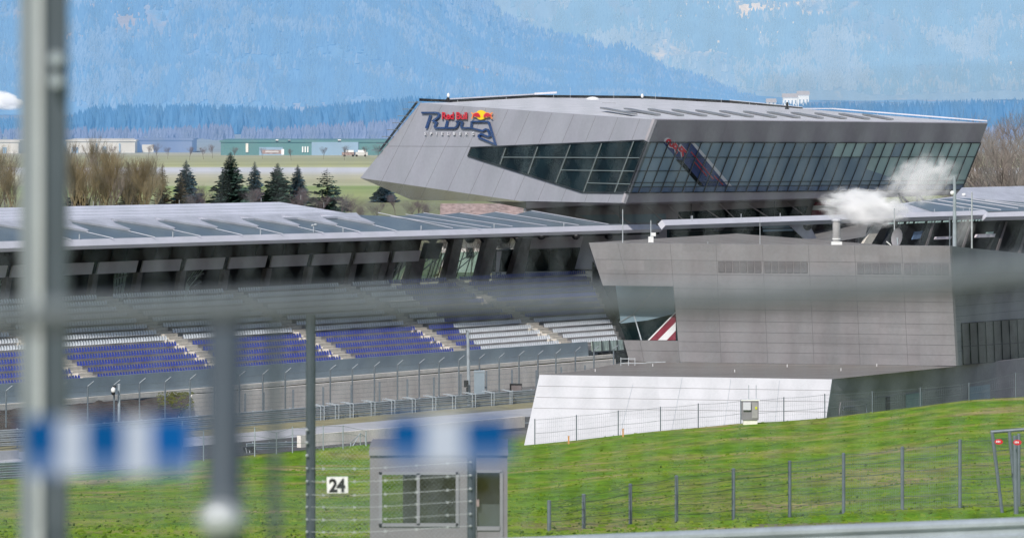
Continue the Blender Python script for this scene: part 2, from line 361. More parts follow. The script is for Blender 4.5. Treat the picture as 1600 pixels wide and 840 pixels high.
scene.cycles.volume_step_rate = 2.0; scene.cycles.max_bounces = 16; scene.cycles.diffuse_bounces = 4; scene.cycles.glossy_bounces = 4; scene.cycles.volume_bounces = 16; scene.cycles.transparent_max_bounces = 12

# ------------------------------------------------------------------ stand reference lines
G0, G1 = P(0, 602, 430), P(975, 530, 520)
U = (G1 - G0).normalized(); u2 = V((U.x, U.y, 0)).normalized(); NF = V((u2.y, -u2.x, 0))
Z = V((0, 0, 1))
def SPL(o): return vplane(G0 + NF*o, G0 + NF*o + u2)      # vertical plane parallel to the stand, o metres in front of its first row
def s_at(A, px, d=None):
    d = d or U; m = (px - 800) / FPX; return (m*A.y - A.x) / (d.x - m*d.y)
def pix(p): return (800 + p.x / p.y * FPX, HORIZ + (CAMH - p.z) / p.y * FPX)
TRACKZ = -3.3
# ------------------------------------------------------------------ the ground, one sheet to the horizon
CREST = [(-600,790),(0,748),(110,742),(300,730),(400,721),(480,721),(560,718),(640,710),(700,702),(820,695),(900,687),(966,679),(1032,672),(1091,667),(1160,660),(1225,657),(1290,652),(1363,643),(1438,634),(1514,624),(1600,619),(2200,585)]
rng = random.Random(3)
def crest(px):
    y = interp(CREST, px)
    flat = (CAMH - TRACKZ) * FPX / (y - HORIZ)
    Yc = flat if px < 640 else lerp(flat, 400, smooth(640, 830, px))
    return Yc, CAMH - (y - HORIZ) / FPX * Yc
def ground_z(X, Y):
    px = 800 + X / max(Y, 60) * FPX
    px = max(-600, min(2200, px))
    Yc, zc = crest(px)
    if Y <= Yc:
        if Y < 150: z = interp([(0, 25.3), (60, 20.9), (100, 17.6), (150, 13.6)], Y)
        else:
            t = (Y - 150) / (Yc - 150); z = lerp(13.6, zc, t) - 0.5 * math.sin(math.pi * t)
        if 20 < Y: z += (.10*math.sin(X*.21 + Y*.05) + .07*math.sin(X*.53 - Y*.11 + 1)) * min(1, (Y-20)/60) * min(1, (Yc-Y)/20)
        return z
    z0 = lerp(zc, TRACKZ, smooth(Yc, Yc + 6, Y))
    if Y > 520:
        z0 = lerp(TRACKZ, 2.5, smooth(520, 590, Y))
    return z0
def spaced(lim_in, step_in, lim_out, n_out):
    a = [x * step_in for x in range(-int(lim_in/step_in), int(lim_in/step_in)+1)]
    b = [lim_in * (lim_out/lim_in) ** ((k+1)/n_out) for k in range(n_out)]
    return [-x for x in reversed(b)] + a + b
xs = spaced(64, 1.6, 5000, 14)
ys = [-40, -10] + [k*3.0 for k in range(0, 145)] + [440 + 10*k for k in range(0, 20)] + [650, 700, 800, 950, 1100, 1300, 1500, 1800, 2200, 2700, 3500, 5000, 8000, 12000]
mb = MB()
mb.v = [V((x, y, ground_z(x, y) if y > 0 else 25.3)) for y in ys for x in xs]
nx = len(xs)
mb.f = [(j*nx+i, j*nx+i+1, (j+1)*nx+i+1, (j+1)*nx+i) for j in range(len(ys)-1) for i in range(nx-1)]
ground = tag(mb.build('ground', M['ground'], smooth=True, fix=False), kind='structure')

# grass tufts on the slope
tm = MB()
M['tuft'] = mat('grass blades', (.145,.27,.016), .9, amt=.3, scale=.25, c2=(.20,.27,.04), spec=.1, stretch=(1,.5,1))
for k in range(11000):
    px = rng.uniform(-60, 1660); Yc, zc = crest(px)
    Y = 1.0 / rng.uniform(1/(Yc+1), 1/125.0)
    if px > 560 and px < 810 and Y > Yc - 1: continue
    X = (px - 800) / FPX * Y; z = ground_z(X, Y)
    h = rng.uniform(.03, .07) * (1 + .8*(rng.random() < .06)); wd = rng.uniform(.05, .2)
    a = rng.uniform(0, 3.14); dx, dy = math.cos(a)*wd, math.sin(a)*wd
    tm.add([(X-dx, Y-dy, z-.03), (X+dx, Y+dy, z-.03), (X+dx*.6+rng.uniform(-.05,.05), Y+dy*.6, z+h), (X-dx*.5, Y-dy*.5, z+h*rng.uniform(.5, 1))], [(0,1,2,3)])
tag(tm.build('grass', M['tuft'], fix=False), 'short patchy green grass over the slope below the track fences', 'grass', kind='stuff')

# ------------------------------------------------------------------ mountains
from mathutils import noise as mn
def relief(x, y, sd, h):
    n = mn.fractal(V((x*.0065, y*.004, sd)), .9, 2.1, 6) * .5 + (abs(mn.noise(V((x*.011+7, y*.0025, sd+3)))) - .25)
    return n * min(46, 3 + .30*max(0, h))
def mountain(name, m, xr, ys_, nx, hf, sd):
    mb = MB()
    for y in ys_:
        for i in range(nx+1):
            x = lerp(xr[0], xr[1], i/nx); h = hf(x, y); mb.v.append(V((x, y, h + relief(x, y, sd, h))))
    n1 = nx+1
    mb.f = [(j*n1+i, j*n1+i+1, (j+1)*n1+i+1, (j+1)*n1+i) for j in range(len(ys_)-1) for i in range(nx)]
    return tag(mb.build(name, m, smooth=True, fix=False), kind='structure')
def h_near(x, y):
    px = 800 + x / y * FPX              # spur that ends right of the middle of the view
    k = interp([(-9999,.62),(300,.55),(560,.40),(700,.19),(800,.110),(850,.09),(940,.072),(1000,.058),(1040,.040),(1090,.026),(1140,.006),(1300,.0)], px)
    return 2.5 + max(0, y - 3300) * .34 * k
def h_far(x, y): return 2.5 + max(0, y - 5200) * .30
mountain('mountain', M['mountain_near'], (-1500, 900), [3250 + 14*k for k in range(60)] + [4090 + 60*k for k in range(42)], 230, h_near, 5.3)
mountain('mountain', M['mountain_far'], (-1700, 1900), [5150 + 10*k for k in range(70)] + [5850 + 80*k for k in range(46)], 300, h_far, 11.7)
def slope_forest(name, label, mats, px0, px1, y0, y1, hf, sd, n, hr, clear, keep):
    r = random.Random(int(sd*10)); out = [MB() for _ in mats]
    for k in range(n):
        y = r.uniform(y0, y1); px = r.uniform(px0, px1)
        if hf is h_near and k % 3 == 0: y = r.uniform(3400, 6560); px = r.uniform(640, 1150)
        x = (px-800)/FPX*y
        if not keep(px, y): continue
        h0 = hf(x, y); z = h0 + relief(x, y, sd, h0)
        py = HORIZ + (CAMH - z)/y*FPX
        if py < -25 or py > 215: continue
        c = mn.fractal(V((x*.010, y*.006, sd+20)), .8, 2.2, 5)
        if c > clear and r.random() < .93: continue
        which = 1 if mn.fractal(V((x*.013, y*.008, sd+40)), .8, 2.2, 4) + r.uniform(-.22,.22) > .10 else 0
        h = r.uniform(*hr); w_ = h*r.uniform(.17,.27); a0 = r.random()*6; p = V((x, y, z - .5))
        m_ = 5; pts = [p + V((w_*math.cos(a0+6.283*i/m_), w_*math.sin(a0+6.283*i/m_), h*.06)) for i in range(m_)] + [p + V((w_*.62*math.cos(a0+.6+6.283*i/m_), w_*.62*math.sin(a0+.6+6.283*i/m_), h*r.uniform(.45,.6))) for i in range(m_)] + [p + V((0,0,h if which == 0 else h*.85))]
        out[which].add(pts, [(i, (i+1) % m_, (i+1) % m_+m_, i+m_) for i in range(m_)] + [(m_+i, m_+(i+1) % m_, 2*m_) for i in range(m_)])
    for mbx, m, l_ in zip(out, mats, label):
        tag(mbx.build(name, m, fix=False), l_, 'forest', kind='stuff')
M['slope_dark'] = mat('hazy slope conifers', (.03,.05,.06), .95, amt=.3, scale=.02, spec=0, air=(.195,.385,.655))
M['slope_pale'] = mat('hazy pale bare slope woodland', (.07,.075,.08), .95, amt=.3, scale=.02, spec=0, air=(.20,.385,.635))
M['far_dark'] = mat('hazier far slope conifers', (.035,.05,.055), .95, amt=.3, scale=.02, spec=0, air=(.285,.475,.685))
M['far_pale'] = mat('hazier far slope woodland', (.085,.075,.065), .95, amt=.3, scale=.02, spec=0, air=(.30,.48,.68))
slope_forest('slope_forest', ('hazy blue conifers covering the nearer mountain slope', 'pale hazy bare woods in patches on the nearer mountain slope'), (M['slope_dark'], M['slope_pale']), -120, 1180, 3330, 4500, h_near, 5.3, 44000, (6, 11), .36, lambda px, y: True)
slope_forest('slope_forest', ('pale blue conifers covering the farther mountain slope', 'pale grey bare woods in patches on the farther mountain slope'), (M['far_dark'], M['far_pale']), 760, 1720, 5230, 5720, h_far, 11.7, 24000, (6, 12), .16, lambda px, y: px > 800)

# ------------------------------------------------------------------ far forests in the valley (each reads as one mass)
def forest(name, m, label, px0, px1, Y, depth, hfun, n, seed, wr=(.16, .26)):
    r = random.Random(seed); mb = MB()
    for k in range(n):
        y = Y + r.uniform(0, depth); px = r.uniform(px0, px1); x = (px - 800) / FPX * y
        h = hfun(px) * r.uniform(.80, 1.06); w_ = h * r.uniform(*wr); c = V((x, y, 2.0))
        m_ = 6; ring = []
        a0 = r.random()*6
        pts = [c + V((w_*.9*math.cos(a0+6.28*i/m_), w_*.9*math.sin(a0+6.28*i/m_), h*.08*r.random())) for i in range(m_)]
        pts += [c + V((w_*.6*math.cos(a0+.5+6.28*i/m_), w_*.6*math.sin(a0+.5+6.28*i/m_), h*.5*r.uniform(.9,1.1))) for i in range(m_)]
        pts += [c + V((r.uniform(-.3,.3), 0, h))]
        mb.add(pts, [(i, (i+1) % m_, (i+1) % m_ + m_, i + m_) for i in range(m_)] + [(m_+i, m_+(i+1) % m_, 2*m_) for i in range(m_)])
    return tag(mb.build(name, m, fix=False), label, 'forest', kind='stuff')
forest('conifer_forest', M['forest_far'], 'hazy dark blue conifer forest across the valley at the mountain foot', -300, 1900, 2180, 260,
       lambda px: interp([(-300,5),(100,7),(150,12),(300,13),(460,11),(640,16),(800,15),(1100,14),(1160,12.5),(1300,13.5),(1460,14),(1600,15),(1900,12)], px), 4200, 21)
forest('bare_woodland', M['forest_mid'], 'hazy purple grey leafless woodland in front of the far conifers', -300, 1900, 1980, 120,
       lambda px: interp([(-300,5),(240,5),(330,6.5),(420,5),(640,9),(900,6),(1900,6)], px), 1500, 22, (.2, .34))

# ------------------------------------------------------------------ far buildings beyond the airfield
def far_hall(name, label, px0, px1, yt, yb, m, Y, depth, extras=()):
    z0 = 2.5; X0, X1 = (px0-800)/FPX*Y, (px1-800)/FPX*Y
    zt = CAMH - (yt - HORIZ)/FPX*Y
    t = thing(name, label, 'warehouse', ((X0+X1)/2, Y, z0))
    MB().box(((X0+X1)/2, Y+depth/2, z0), X1-X0, depth, zt-z0, base=True).build('wall', m, t)
    MB().box(((X0+X1)/2, Y+depth/2, zt), X1-X0+.8, depth+.8, .5, base=True).build('roof', m, t)
    for (a, b, c, d, mm, nm) in extras:
        xa, xb = (a-800)/FPX*Y, (b-800)/FPX*Y; za, zb = CAMH-(d-HORIZ)/FPX*Y, CAMH-(c-HORIZ)/FPX*Y
        MB().box(((xa+xb)/2, Y-.15, max(za, z0)), xb-xa, .5, zb-max(za, z0), base=True).build(nm, mm, t)
    return t
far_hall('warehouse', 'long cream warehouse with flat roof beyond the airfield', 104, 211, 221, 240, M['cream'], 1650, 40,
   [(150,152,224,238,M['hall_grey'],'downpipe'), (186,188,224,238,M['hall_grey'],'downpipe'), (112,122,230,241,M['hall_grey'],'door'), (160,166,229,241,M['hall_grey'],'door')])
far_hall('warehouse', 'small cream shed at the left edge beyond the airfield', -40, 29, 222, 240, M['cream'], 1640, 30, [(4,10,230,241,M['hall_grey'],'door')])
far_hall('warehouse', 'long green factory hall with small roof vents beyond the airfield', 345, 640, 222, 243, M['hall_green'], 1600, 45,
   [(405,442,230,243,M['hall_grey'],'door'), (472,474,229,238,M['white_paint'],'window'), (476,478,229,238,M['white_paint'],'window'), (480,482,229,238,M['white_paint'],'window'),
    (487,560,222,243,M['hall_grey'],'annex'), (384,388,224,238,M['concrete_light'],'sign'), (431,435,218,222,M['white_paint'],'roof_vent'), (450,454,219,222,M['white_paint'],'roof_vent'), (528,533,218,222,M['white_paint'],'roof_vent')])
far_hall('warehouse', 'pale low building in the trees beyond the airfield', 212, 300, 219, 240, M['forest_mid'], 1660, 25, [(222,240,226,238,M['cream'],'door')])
def far_house(label, px0, px1, yt, yb, wins):
    Y = 3300; X0, X1 = (px0-800)/FPX*Y, (px1-800)/FPX*Y; zt, zb = CAMH-(yt-HORIZ)/FPX*Y, CAMH-(yb-HORIZ)/FPX*Y
    t = thing('house', label, 'house', ((X0+X1)/2, Y, zb))
    MB().box(((X0+X1)/2, Y+5, zb-6), X1-X0, 10, zt-zb+4, base=True).build('wall', M['far_white'], t)
    MB().prism([(X0-.6, Y-.8, zt-2.2), (X0-.6, Y+5, zt+.3), (X0-.6, Y+10.8, zt-2.2)], V((X1-X0+1.2, 0, 0))).build('roof', M['far_roof'], t)
    for k in range(wins):
        x = lerp(X0, X1, (k+.5)/wins); MB().box((x, Y-.1, zb+1.5), (X1-X0)/wins*.35, .3, (zt-zb)*.3, base=True).build('window', M['hall_grey'], t)
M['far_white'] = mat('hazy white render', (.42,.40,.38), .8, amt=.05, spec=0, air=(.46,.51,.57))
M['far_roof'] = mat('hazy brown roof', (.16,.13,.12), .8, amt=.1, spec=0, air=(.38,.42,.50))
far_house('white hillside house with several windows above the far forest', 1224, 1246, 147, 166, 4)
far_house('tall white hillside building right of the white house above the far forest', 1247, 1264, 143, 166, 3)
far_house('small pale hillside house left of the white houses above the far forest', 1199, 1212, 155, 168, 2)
# the last one stands on the slope: a village terrace
c = P(425, 240, 1380)
t = thing('billboard', 'red and cream roadside board with white end at the airfield edge', 'billboard', c)
MB().box(c + V((0,0,-.1)), 5.2, .3, 1.1, base=True).build('panel', M['tile'], t)
MB().box(c + V((2.9,0,-.3)), .7, .4, 1.5, base=True).build('end_post', M['white_paint'], t)
MB().box(c + V((0,-.2,.3)), 3.6, .1, .4, base=True).build('stripe', M['cream'], t)
for px, lab in ((545, 'red truck tiny on the far airfield road'), (564, 'white van tiny on the far airfield road')):
    c = P(px, 243.5, 1571); c.z = 2.5
    t = thing('vehicle', lab, 'vehicle', c); nv0 = 0
    MB().box(c + V((0,0,.4)), 4.2, 1.8, 1.0, base=True).build('body', M['tile'] if 'red' in lab else M['cream'], t)
    MB().box(c + V((.3,0,1.4)), 2.4, 1.6, .6, base=True).build('cab', M['white_paint'], t)
    for dx in (-1.3, 1.3): MB().tube(c + V((dx,-1,.35)), c + V((dx,1,.35)), .35, n=8).build('wheel', M['black'], t)

# ------------------------------------------------------------------ trees
def bare_tree_meshes(seed, H=10, spread=.5, depth=5, upright=.75):
    r = random.Random(seed); trunk, crown = MB(), MB()
    def grow(p, d, L, rad, lev):
        n = 3 if lev < 2 else 2
        for k in range(n):
            d2 = (d + V((r.gauss(0,.10), r.gauss(0,.10), .05*upright))).normalized()
            q = p + d2*L/n; r2 = rad*.86
            (trunk if lev == 0 else crown).tube(p, q, rad, r2, n=5 if lev < 2 else 3, cap=False)
            if lev > 0 or k > 0:
                for b in range(r.choice((1, 2, 2)) if lev < depth-1 else 0):
                    a = r.uniform(0, 6.28); ax = V((math.cos(a), math.sin(a), 0))
                    nd = (d2*(.75) + ax*r.uniform(.45, .9)*spread*1.6 + V((0,0,upright*.55))).normalized()
                    grow(q, nd, L*r.uniform(.50, .72), rad*.55, lev+1)
            p, d, rad = q, d2, r2
        if lev < depth-1:
            for b in range(2):
                a = r.uniform(0, 6.28); nd = (d + V((math.cos(a), math.sin(a), 0))*spread*.8).normalized()
                grow(p, nd, L*.6, rad*.7, lev+1)
    grow(V((0,0,-.3)), V((0,0,1)), H*.42, H*.012, 0)
    return trunk, crown
def make_bare(name, label, px, ytop, Y, m, seed, group, zb=2.5, **k):
    loc = P(px, 300, Y); loc.z = zb
    H = (CAMH - (ytop - HORIZ)/FPX*Y) - zb
    tr, cr = bare_tree_meshes(seed, 10, **k)
    mx = max(p.z for p in cr.v); s = H / mx
    t = thing(name, label, 'tree', loc, group)
    for mbx, nm, mm in ((tr, 'trunk', M['bark']), (cr, 'crown', m)):
        mbx.v = [loc + p*s for p in mbx.v]; mbx.build(nm, mm, t, fix=False)
    t['_h'] = H
    return t
def copy_bare(src, label, px, ytop, Y, rot, zb=2.5, wide=1.0, group=None):
    loc = P(px, 300, Y); loc.z = zb
    s = ((CAMH - (ytop - HORIZ)/FPX*Y) - zb) / src['_h']
    return dup(src, loc, rot, (s*wide, s*wide, s), label, group)
def conifer(name, label, px, ytop, Y, halfw, m, seed, group, zb=2.5, sparse=1.0, droop=.18, n=52, per=24, cat='tree'):
    r = random.Random(seed); loc = P(px, 300, Y); loc.z = zb
    H = (CAMH - (ytop - HORIZ)/FPX*Y) - zb; R = 1.3*halfw/FPX*Y
    t = thing(name, label, cat, loc, group)
    MB().tube(loc - V((0,0,.3)), loc + V((0,0,H*.97)), H*.018, H*.003, n=7).build('trunk', M['bark'], t)
    cr = MB()
    for w_ in range(n):
        f = w_/(n-1); z = H*(.06 + .93*f**.92); rr = R*(1-f)**.82 * r.uniform(.8, 1.1) + .12
        for b in range(max(3, int(per*(1-.55*f)*sparse))):
            a = r.uniform(0, 6.28); L = rr*r.uniform(.55, 1.08); d = V((math.cos(a), math.sin(a), 0)); sd = V((-d.y, d.x, 0))
            for q in range(4):
                g0 = q/4*.95 + .05; p = loc + V((0,0,z)) + d*L*g0 + V((0,0,-droop*L*g0*1.2 + .22*L*g0*g0 + r.uniform(-.08,.08)))
                ln = L*.36*r.uniform(.8,1.2); wd = ln*r.uniform(.42,.7); dd = (d + sd*r.uniform(-.6,.6)).normalized(); ss = V((-dd.y, dd.x, r.uniform(-.5,.5)))
                cr.add([p - ss*wd*.5, p + dd*ln*.5 - ss*wd*.45 + V((0,0,-.12*ln)), p + dd*ln + V((0,0,-.1*ln)), p + dd*ln*.5 + ss*wd*.45 + V((0,0,.08*ln)), p + ss*wd*.5], [(0,1,2,3,4)])
    cr.build('crown', m, t, fix=False)
    return t
GC = 'conifers behind the stand roof'
conifer('fir_tree', 'tallest dark green fir with dense wide crown behind the stand roof', 360, 236, 880, 31, M['needle'], 1, GC, n=62, per=27)
conifer('fir_tree', 'dark green fir of medium height between two bluish firs', 434, 253, 900, 27, M['needle'], 2, GC, n=58, per=25)
conifer('fir_tree', 'bluish fir just right of the tallest dark fir', 398, 251, 960, 17, M['needle_blue'], 3, GC)
conifer('fir_tree', 'narrow bluish fir right of the medium dark fir', 465, 256, 960, 17, M['needle_blue'], 4, GC)
conifer('fir_tree', 'bluish fir standing left of the tallest dark fir', 291, 248, 950, 20, M['needle_blue'], 5, GC)
conifer('pine_tree', 'thin dark pine with sparse ragged crown at the right end of the conifer row', 511, 261, 880, 34, M['needle'], 6, GC, sparse=.5, n=26)
conifer('fir_tree', 'small blue green fir under the pointed corner of the big building', 600, 286, 1000, 19, M['needle_blue'], 7, GC)
conifer('larch_tree', 'brown winter larch with pointed crown nearest the blue fir', 254, 253, 860, 17, M['needle_brown'], 8, 'brown larches by the left post', sparse=.6)
conifer('larch_tree', 'brown winter larch in the middle of the yellow brown bare trees', 201, 250, 850, 22, M['needle_brown'], 9, 'brown larches by the left post', sparse=.6)
conifer('larch_tree', 'brown winter larch close to the thick blurred fence post', 122, 250, 850, 20, M['needle_brown'], 10, 'brown larches by the left post', sparse=.6)
conifer('larch_tree', 'low green brown larch under the left blue fir', 283, 268, 840, 15, M['needle_brown'], 12, 'brown larches by the left post', sparse=.8)
GB = 'leafless trees behind the stand roof'
sA = make_bare('bare_tree', 'tall yellow brown leafless tree with upright twigs near the left post', 150, 208, 860, M['twig_yellow'], 31, GB, spread=.34, upright=1.0)
sB = make_bare('bare_tree', 'slender yellow brown leafless tree between two larches', 228, 240, 850, M['twig_yellow'], 32, GB, spread=.32, upright=1.1)
sC = make_bare('bare_tree', 'grey brown leafless tree with broad crown behind the stand', 178, 222, 880, M['twig'], 33, GB, spread=.5, upright=.7)
sD = make_bare('bare_tree', 'purple grey leafless bushy tree between the firs', 322, 285, 860, M['twig_purple'], 34, GB, spread=.6, upright=.6)
lst = [(sA, 168, 220, 870), (sA, 118, 215, 850), (sB, 187, 232, 840), (sB, 212, 246, 835), (sA, 240, 262, 830), (sC, 138, 228, 845), (sC, 214, 240, 900), (sB, 110, 232, 835), (sB, 160, 245, 825), (sC, 236, 258, 880),
       (sA, 8, 222, 860), (sB, 22, 240, 850), (sC, -12, 230, 870), (sB, -30, 240, 850), (sA, 195, 252, 822), (sB, 130, 256, 820), (sB, 175, 262, 818), (sA, 145, 262, 818), (sB, 222, 268, 818)] + [((sA, sB, sB, sC)[i % 4], 110 + i*8.6, 240 + (i*37) % 34, 812 + (i*13) % 40) for i in range(14)] + [(sB, -8, 258, 815), (sA, 12, 252, 815), (sB, 28, 262, 812)]
for k, (s_, px, yt, Y) in enumerate(lst):
    copy_bare(s_, 'yellow brown leafless tree in the thicket left of the firs' if s_ is not sC else 'grey brown leafless tree in the thicket left of the firs', px, yt, Y, k*1.3, group=GB)
for k, (px, yt, Y) in enumerate([(305, 300, 850), (340, 296, 900), (388, 292, 870), (415, 290, 905), (480, 290, 900), (497, 300, 850), (534, 300, 840), (552, 308, 860), (470, 300, 850)]):
    copy_bare(sD, 'purple grey leafless shrubby tree among the firs', px, yt, Y, k*1.7, wide=1.3, group=GB)
for k, (px, yt, Y) in enumerate([(120,224,1500),(175,226,1520),(232,226,1540),(246,222,1500),(262,228,1530),(296,227,1500),(318,228,1520),(332,224,1540),(365,228,1510),(410,229,1530),(455,231,1500),(505,228,1520),(538,226,1500),(572,227,1540),(590,225,1520)]):
    copy_bare(sD, 'small purple grey leafless tree along the far airfield edge', px, yt, Y, k*1.9, group='small leafless trees along the airfield')
# shrubs and small trees below the pointed corner
for k, (px, yt, Y, wd) in enumerate([(618, 300, 900, 1.3), (640, 312, 860, 1.4), (655, 309, 860, 1.3), (672, 316, 850, 1.5), (585, 312, 850, 1.5), (694, 318, 840, 1.4), (570, 318, 830, 1.5)]):
    copy_bare(sD, 'grey purple leafless shrub below the pointed building corner', px, yt, Y, k*2.1, wide=wd, group='leafless shrubs below the pointed building corner')
GR = 'tall leafless trees at the right edge'
sE = make_bare('bare_tree', 'tall brown grey leafless tree right of the glass building, nearest the frame edge', 1588, 158, 640, M['twig'], 41, GR, spread=.55, upright=.6, depth=5)
for k, (px, yt, Y) in enumerate([(1558, 168, 660), (1535, 178, 690), (1614, 160, 650), (1572, 182, 620), (1600, 195, 610)]):
    copy_bare(sE, 'tall brown grey leafless tree in the clump right of the glass building', px, yt, Y, 1.1+k*1.9, group=GR)
for k, (px, yt, Y) in enumerate([(1528, 262, 700), (1548, 268, 690), (1570, 262, 700), (1592, 266, 690), (1512, 272, 720), (1540, 274, 660), (1580, 275, 655)]):
    copy_bare(sD, 'brown grey leafless shrub below the tall trees at the right edge', px, yt, Y, k*2.1, wide=1.6, group='leafless shrubs at the right edge')
# trees seen through the open bay of the stand
sF = make_bare('bare_tree', 'dark leafless tree seen through the open bay of the stand', 735, 352, 600, M['bark'], 51, 'leafless trees behind the open bay', spread=.6, upright=.5)
for k, (px, yt, Y) in enumerate([(770, 352, 590), (692, 350, 600), (800, 350, 595), (637, 372, 590), (668, 365, 596)]):
    copy_bare(sF, 'leafless tree standing behind the open bay of the stand', px, yt, Y, k*1.4, group='leafless trees behind the open bay')
# farmhouse with tiled roof behind the bay, and its courtyard
c = P(760, 420, 650); c.z = 2.5
t = thing('house', 'long low house with red brown tiled roof behind the stand', 'house', c)
xa, xb, zt = P(688, 0, 650).x, P(818, 0, 650).x, P(0, 318, 650).z
ze = P(0, 372, 640).z
MB().prism([(xa, 640, ze), (xa, 650, zt), (xa, 660, ze)], V((xb-xa, 0, 0))).build('roof', M['tile'], t)
MB().box(((xa+xb)/2, 650, 2.5), xb-xa-.6, 17, ze-2.5, base=True).build('wall', M['house_wall'], t)
for k in range(4): MB().box((xa+1.5+k*2.3, 641.4, 4.4), .9, .2, 1.2, base=True).build('window', M['glass_dark'], t)
# ------------------------------------------------------------------ the big cantilevered building
WS = 1.13
def W(px, py, Y): return P(px, py, Y*WS)
A, A2 = W(1023, 187, 460), W(974, 317, 460.6)
B = W(1543, 193, 505); C_ = W(657, 161, 500)
LF = Plane(A, A2, C_); RF = Plane(A, A2, B)
wing = thing('grandstand_building', 'large grey steel and glass building with slanted ends cantilevered above the stand roofs', 'building', (20, 490, 0))
lf_pts = [(657,161),(1023,187),(974,317),(640,311),(563,278)]
# body shell: solid faces
a, b2, c = RF.at(1501, 304), RF.at(974, 317), LF.at(640, 311); d = LF.at(563, 278)
slab('facade', LF, lf_pts, M['steel_wing_lit'], wing, -.3)
slab('facade', RF, [(1023,187),(1543,193),(1532,223),(1010,222)], M['steel_wing_shade'], wing, -.3)
slab('facade', RF, [(979.5,301),(1502.5,296),(1501,304),(974,317)], M['steel_wing_shade'], wing, -.3)
backB = B + V((-16, 26, 0)); backC = C_ + V((16, 22, -.2))
endb = a + V((-16, 26, 0))
MB().poly([B, a, endb, backB]).build('end_wall', M['steel_wing_shade'], wing)
MB().poly([C_, d, d + V((12, 20, 0)), backC]).build('end_wall', M['steel_wing_shade'], wing)
# underside, dropping towards the core
core = Plane(W(822, 317, 478), W(1300, 311, 500), W(822, 350, 477.5))
u = [c, LF.at(822, 315.5), core.at(822, 326), d + V((12, 20, 1.5)), d]
MB().poly(u).build('soffit', M['soffit_grass_tint'], wing)
MB().poly([LF.at(822, 315.5), b2, a, endb, core.at(1290, 312), core.at(822, 326)]).build('soffit', M['steel_wing_shade'], wing)
slab('core_wall', core, [(822,312),(1296,303),(1290,322),(1268,352),(1268,420),(880,420),(822,352)], M['steel_wing_shade'], wing, -.4)
slab('core_window', core, [(905,336),(1040,334),(1040,348),(930,349)], M['glass_wing'], wing, .06)
slab('core_window', core, [(1060,331),(1262,322),(1255,344),(1060,348)], M['glass_dark'], wing, .06)
for sg_ in [(940,318,985,349),(1005,316,1040,349),(1040,316,1070,346),(1085,315,1130,345),(1120,314,1150,343),(1160,314,1205,342),(1225,313,1262,340)]: bars(core, [sg_], .09, .15).build('truss', M['steel_wing_shade'], wing)
bars(core, [(822,318,822,352),(968,316,968,349),(1080,315,1080,346),(1210,313,1210,342)], .05, .2).build('seam', M['seam'], wing)
slab('window_surround', core, [(1272,318),(1330,316),(1330,352),(1262,352)], M['void'], wing, -4)

# left facade window, recessed dark glass with pale frames
wl = [(736,230.5),(1005.5,219.5),(1010,222),(979,301),(909,300),(731,243.5)]
slab('window', LF, wl, M['glass_dark'], wing, .06)
fr = bars(LF, [(wl[k][0], wl[k][1], wl[(k+1) % 6][0], wl[(k+1) % 6][1]) for k in range(6)], .10, .10)
z2 = lambda x, y: (x/3 + 534, y/3 + 100)
segs = [(*z2(765,394), *z2(738,472)), (*z2(915,388), *z2(870,515)), (*z2(1068,380), *z2(1000,555)), (*z2(1215,372), *z2(1130,600)), (*z2(1365,362), *z2(1275,602))]
bars(LF, segs, .09, .14, fr)
fr.build('window_frame', M['mullion'], wing)
hz = [(*z2(750,437), *z2(1393,440)), (*z2(1030,497), *z2(1370,502)), (*z2(1150,557), *z2(1352,563))]
bars(LF, hz, .06, .17, bars(LF, [(x0+1.2, y0, x1+1.2, y1) for x0, y0, x1, y1 in segs], .055, .17)).build('window_frame', M['mullion_light'], wing)
# panel joints of the left facade
seg = []
for k in range(14):
    xt = 657 + 36.5*k*.94; yt = 161 + 26*(xt-657)/366
    L_ = 46 + 2*k*.4
    dx = -42/130.0
    def on(y, xt=xt, yt=yt): return (xt + (y - yt)*(-.50 + .122*(xt-657)/366), y)
    yb = 311
    def inside(p):
        n = 0; q = lf_pts
        for i in range(len(q)):
            (x1, y1), (x2, y2) = q[i], q[(i+1) % len(q)]
            if (y1 > p[1]) != (y2 > p[1]) and p[0] < (x2-x1)*(p[1]-y1)/(y2-y1)+x1: n += 1
        wn = 0
        for i in range(len(wl)):
            (x1, y1), (x2, y2) = wl[i], wl[(i+1) % len(wl)]
            if (y1 > p[1]) != (y2 > p[1]) and p[0] < (x2-x1)*(p[1]-y1)/(y2-y1)+x1: wn += 1
        return n % 2 == 1 and wn % 2 == 0
    run = None; y = yt
    while y < 318:
        p = on(y)
        if inside(p):
            if run is None: run = p
            last = p
        else:
            if run is not None and last[1] - run[1] > 3: seg.append((*run, *last))
            run = None
        y += 1
    if run is not None: seg.append((*run, *last))
seg += [(608, 228.5, 735, 229)]
bars(LF, seg, .022, .0).build('seam', M['seam'], wing)
# louvre blades up the slanted left end
lv = MB(); rail0, rail1 = LF.at(652,159,.1), LF.at(593,236,.1)
lv.tube(rail0, rail1, .16, n=4)
for k in range(8):
    p = LF.at(653-59*k/7.2, 160+77*k/7.2, .1); lv.box(p + V((-.35,.2,0)), 1.5, .9, .07)
lv.build('louvre', M['galv_dark'], wing)

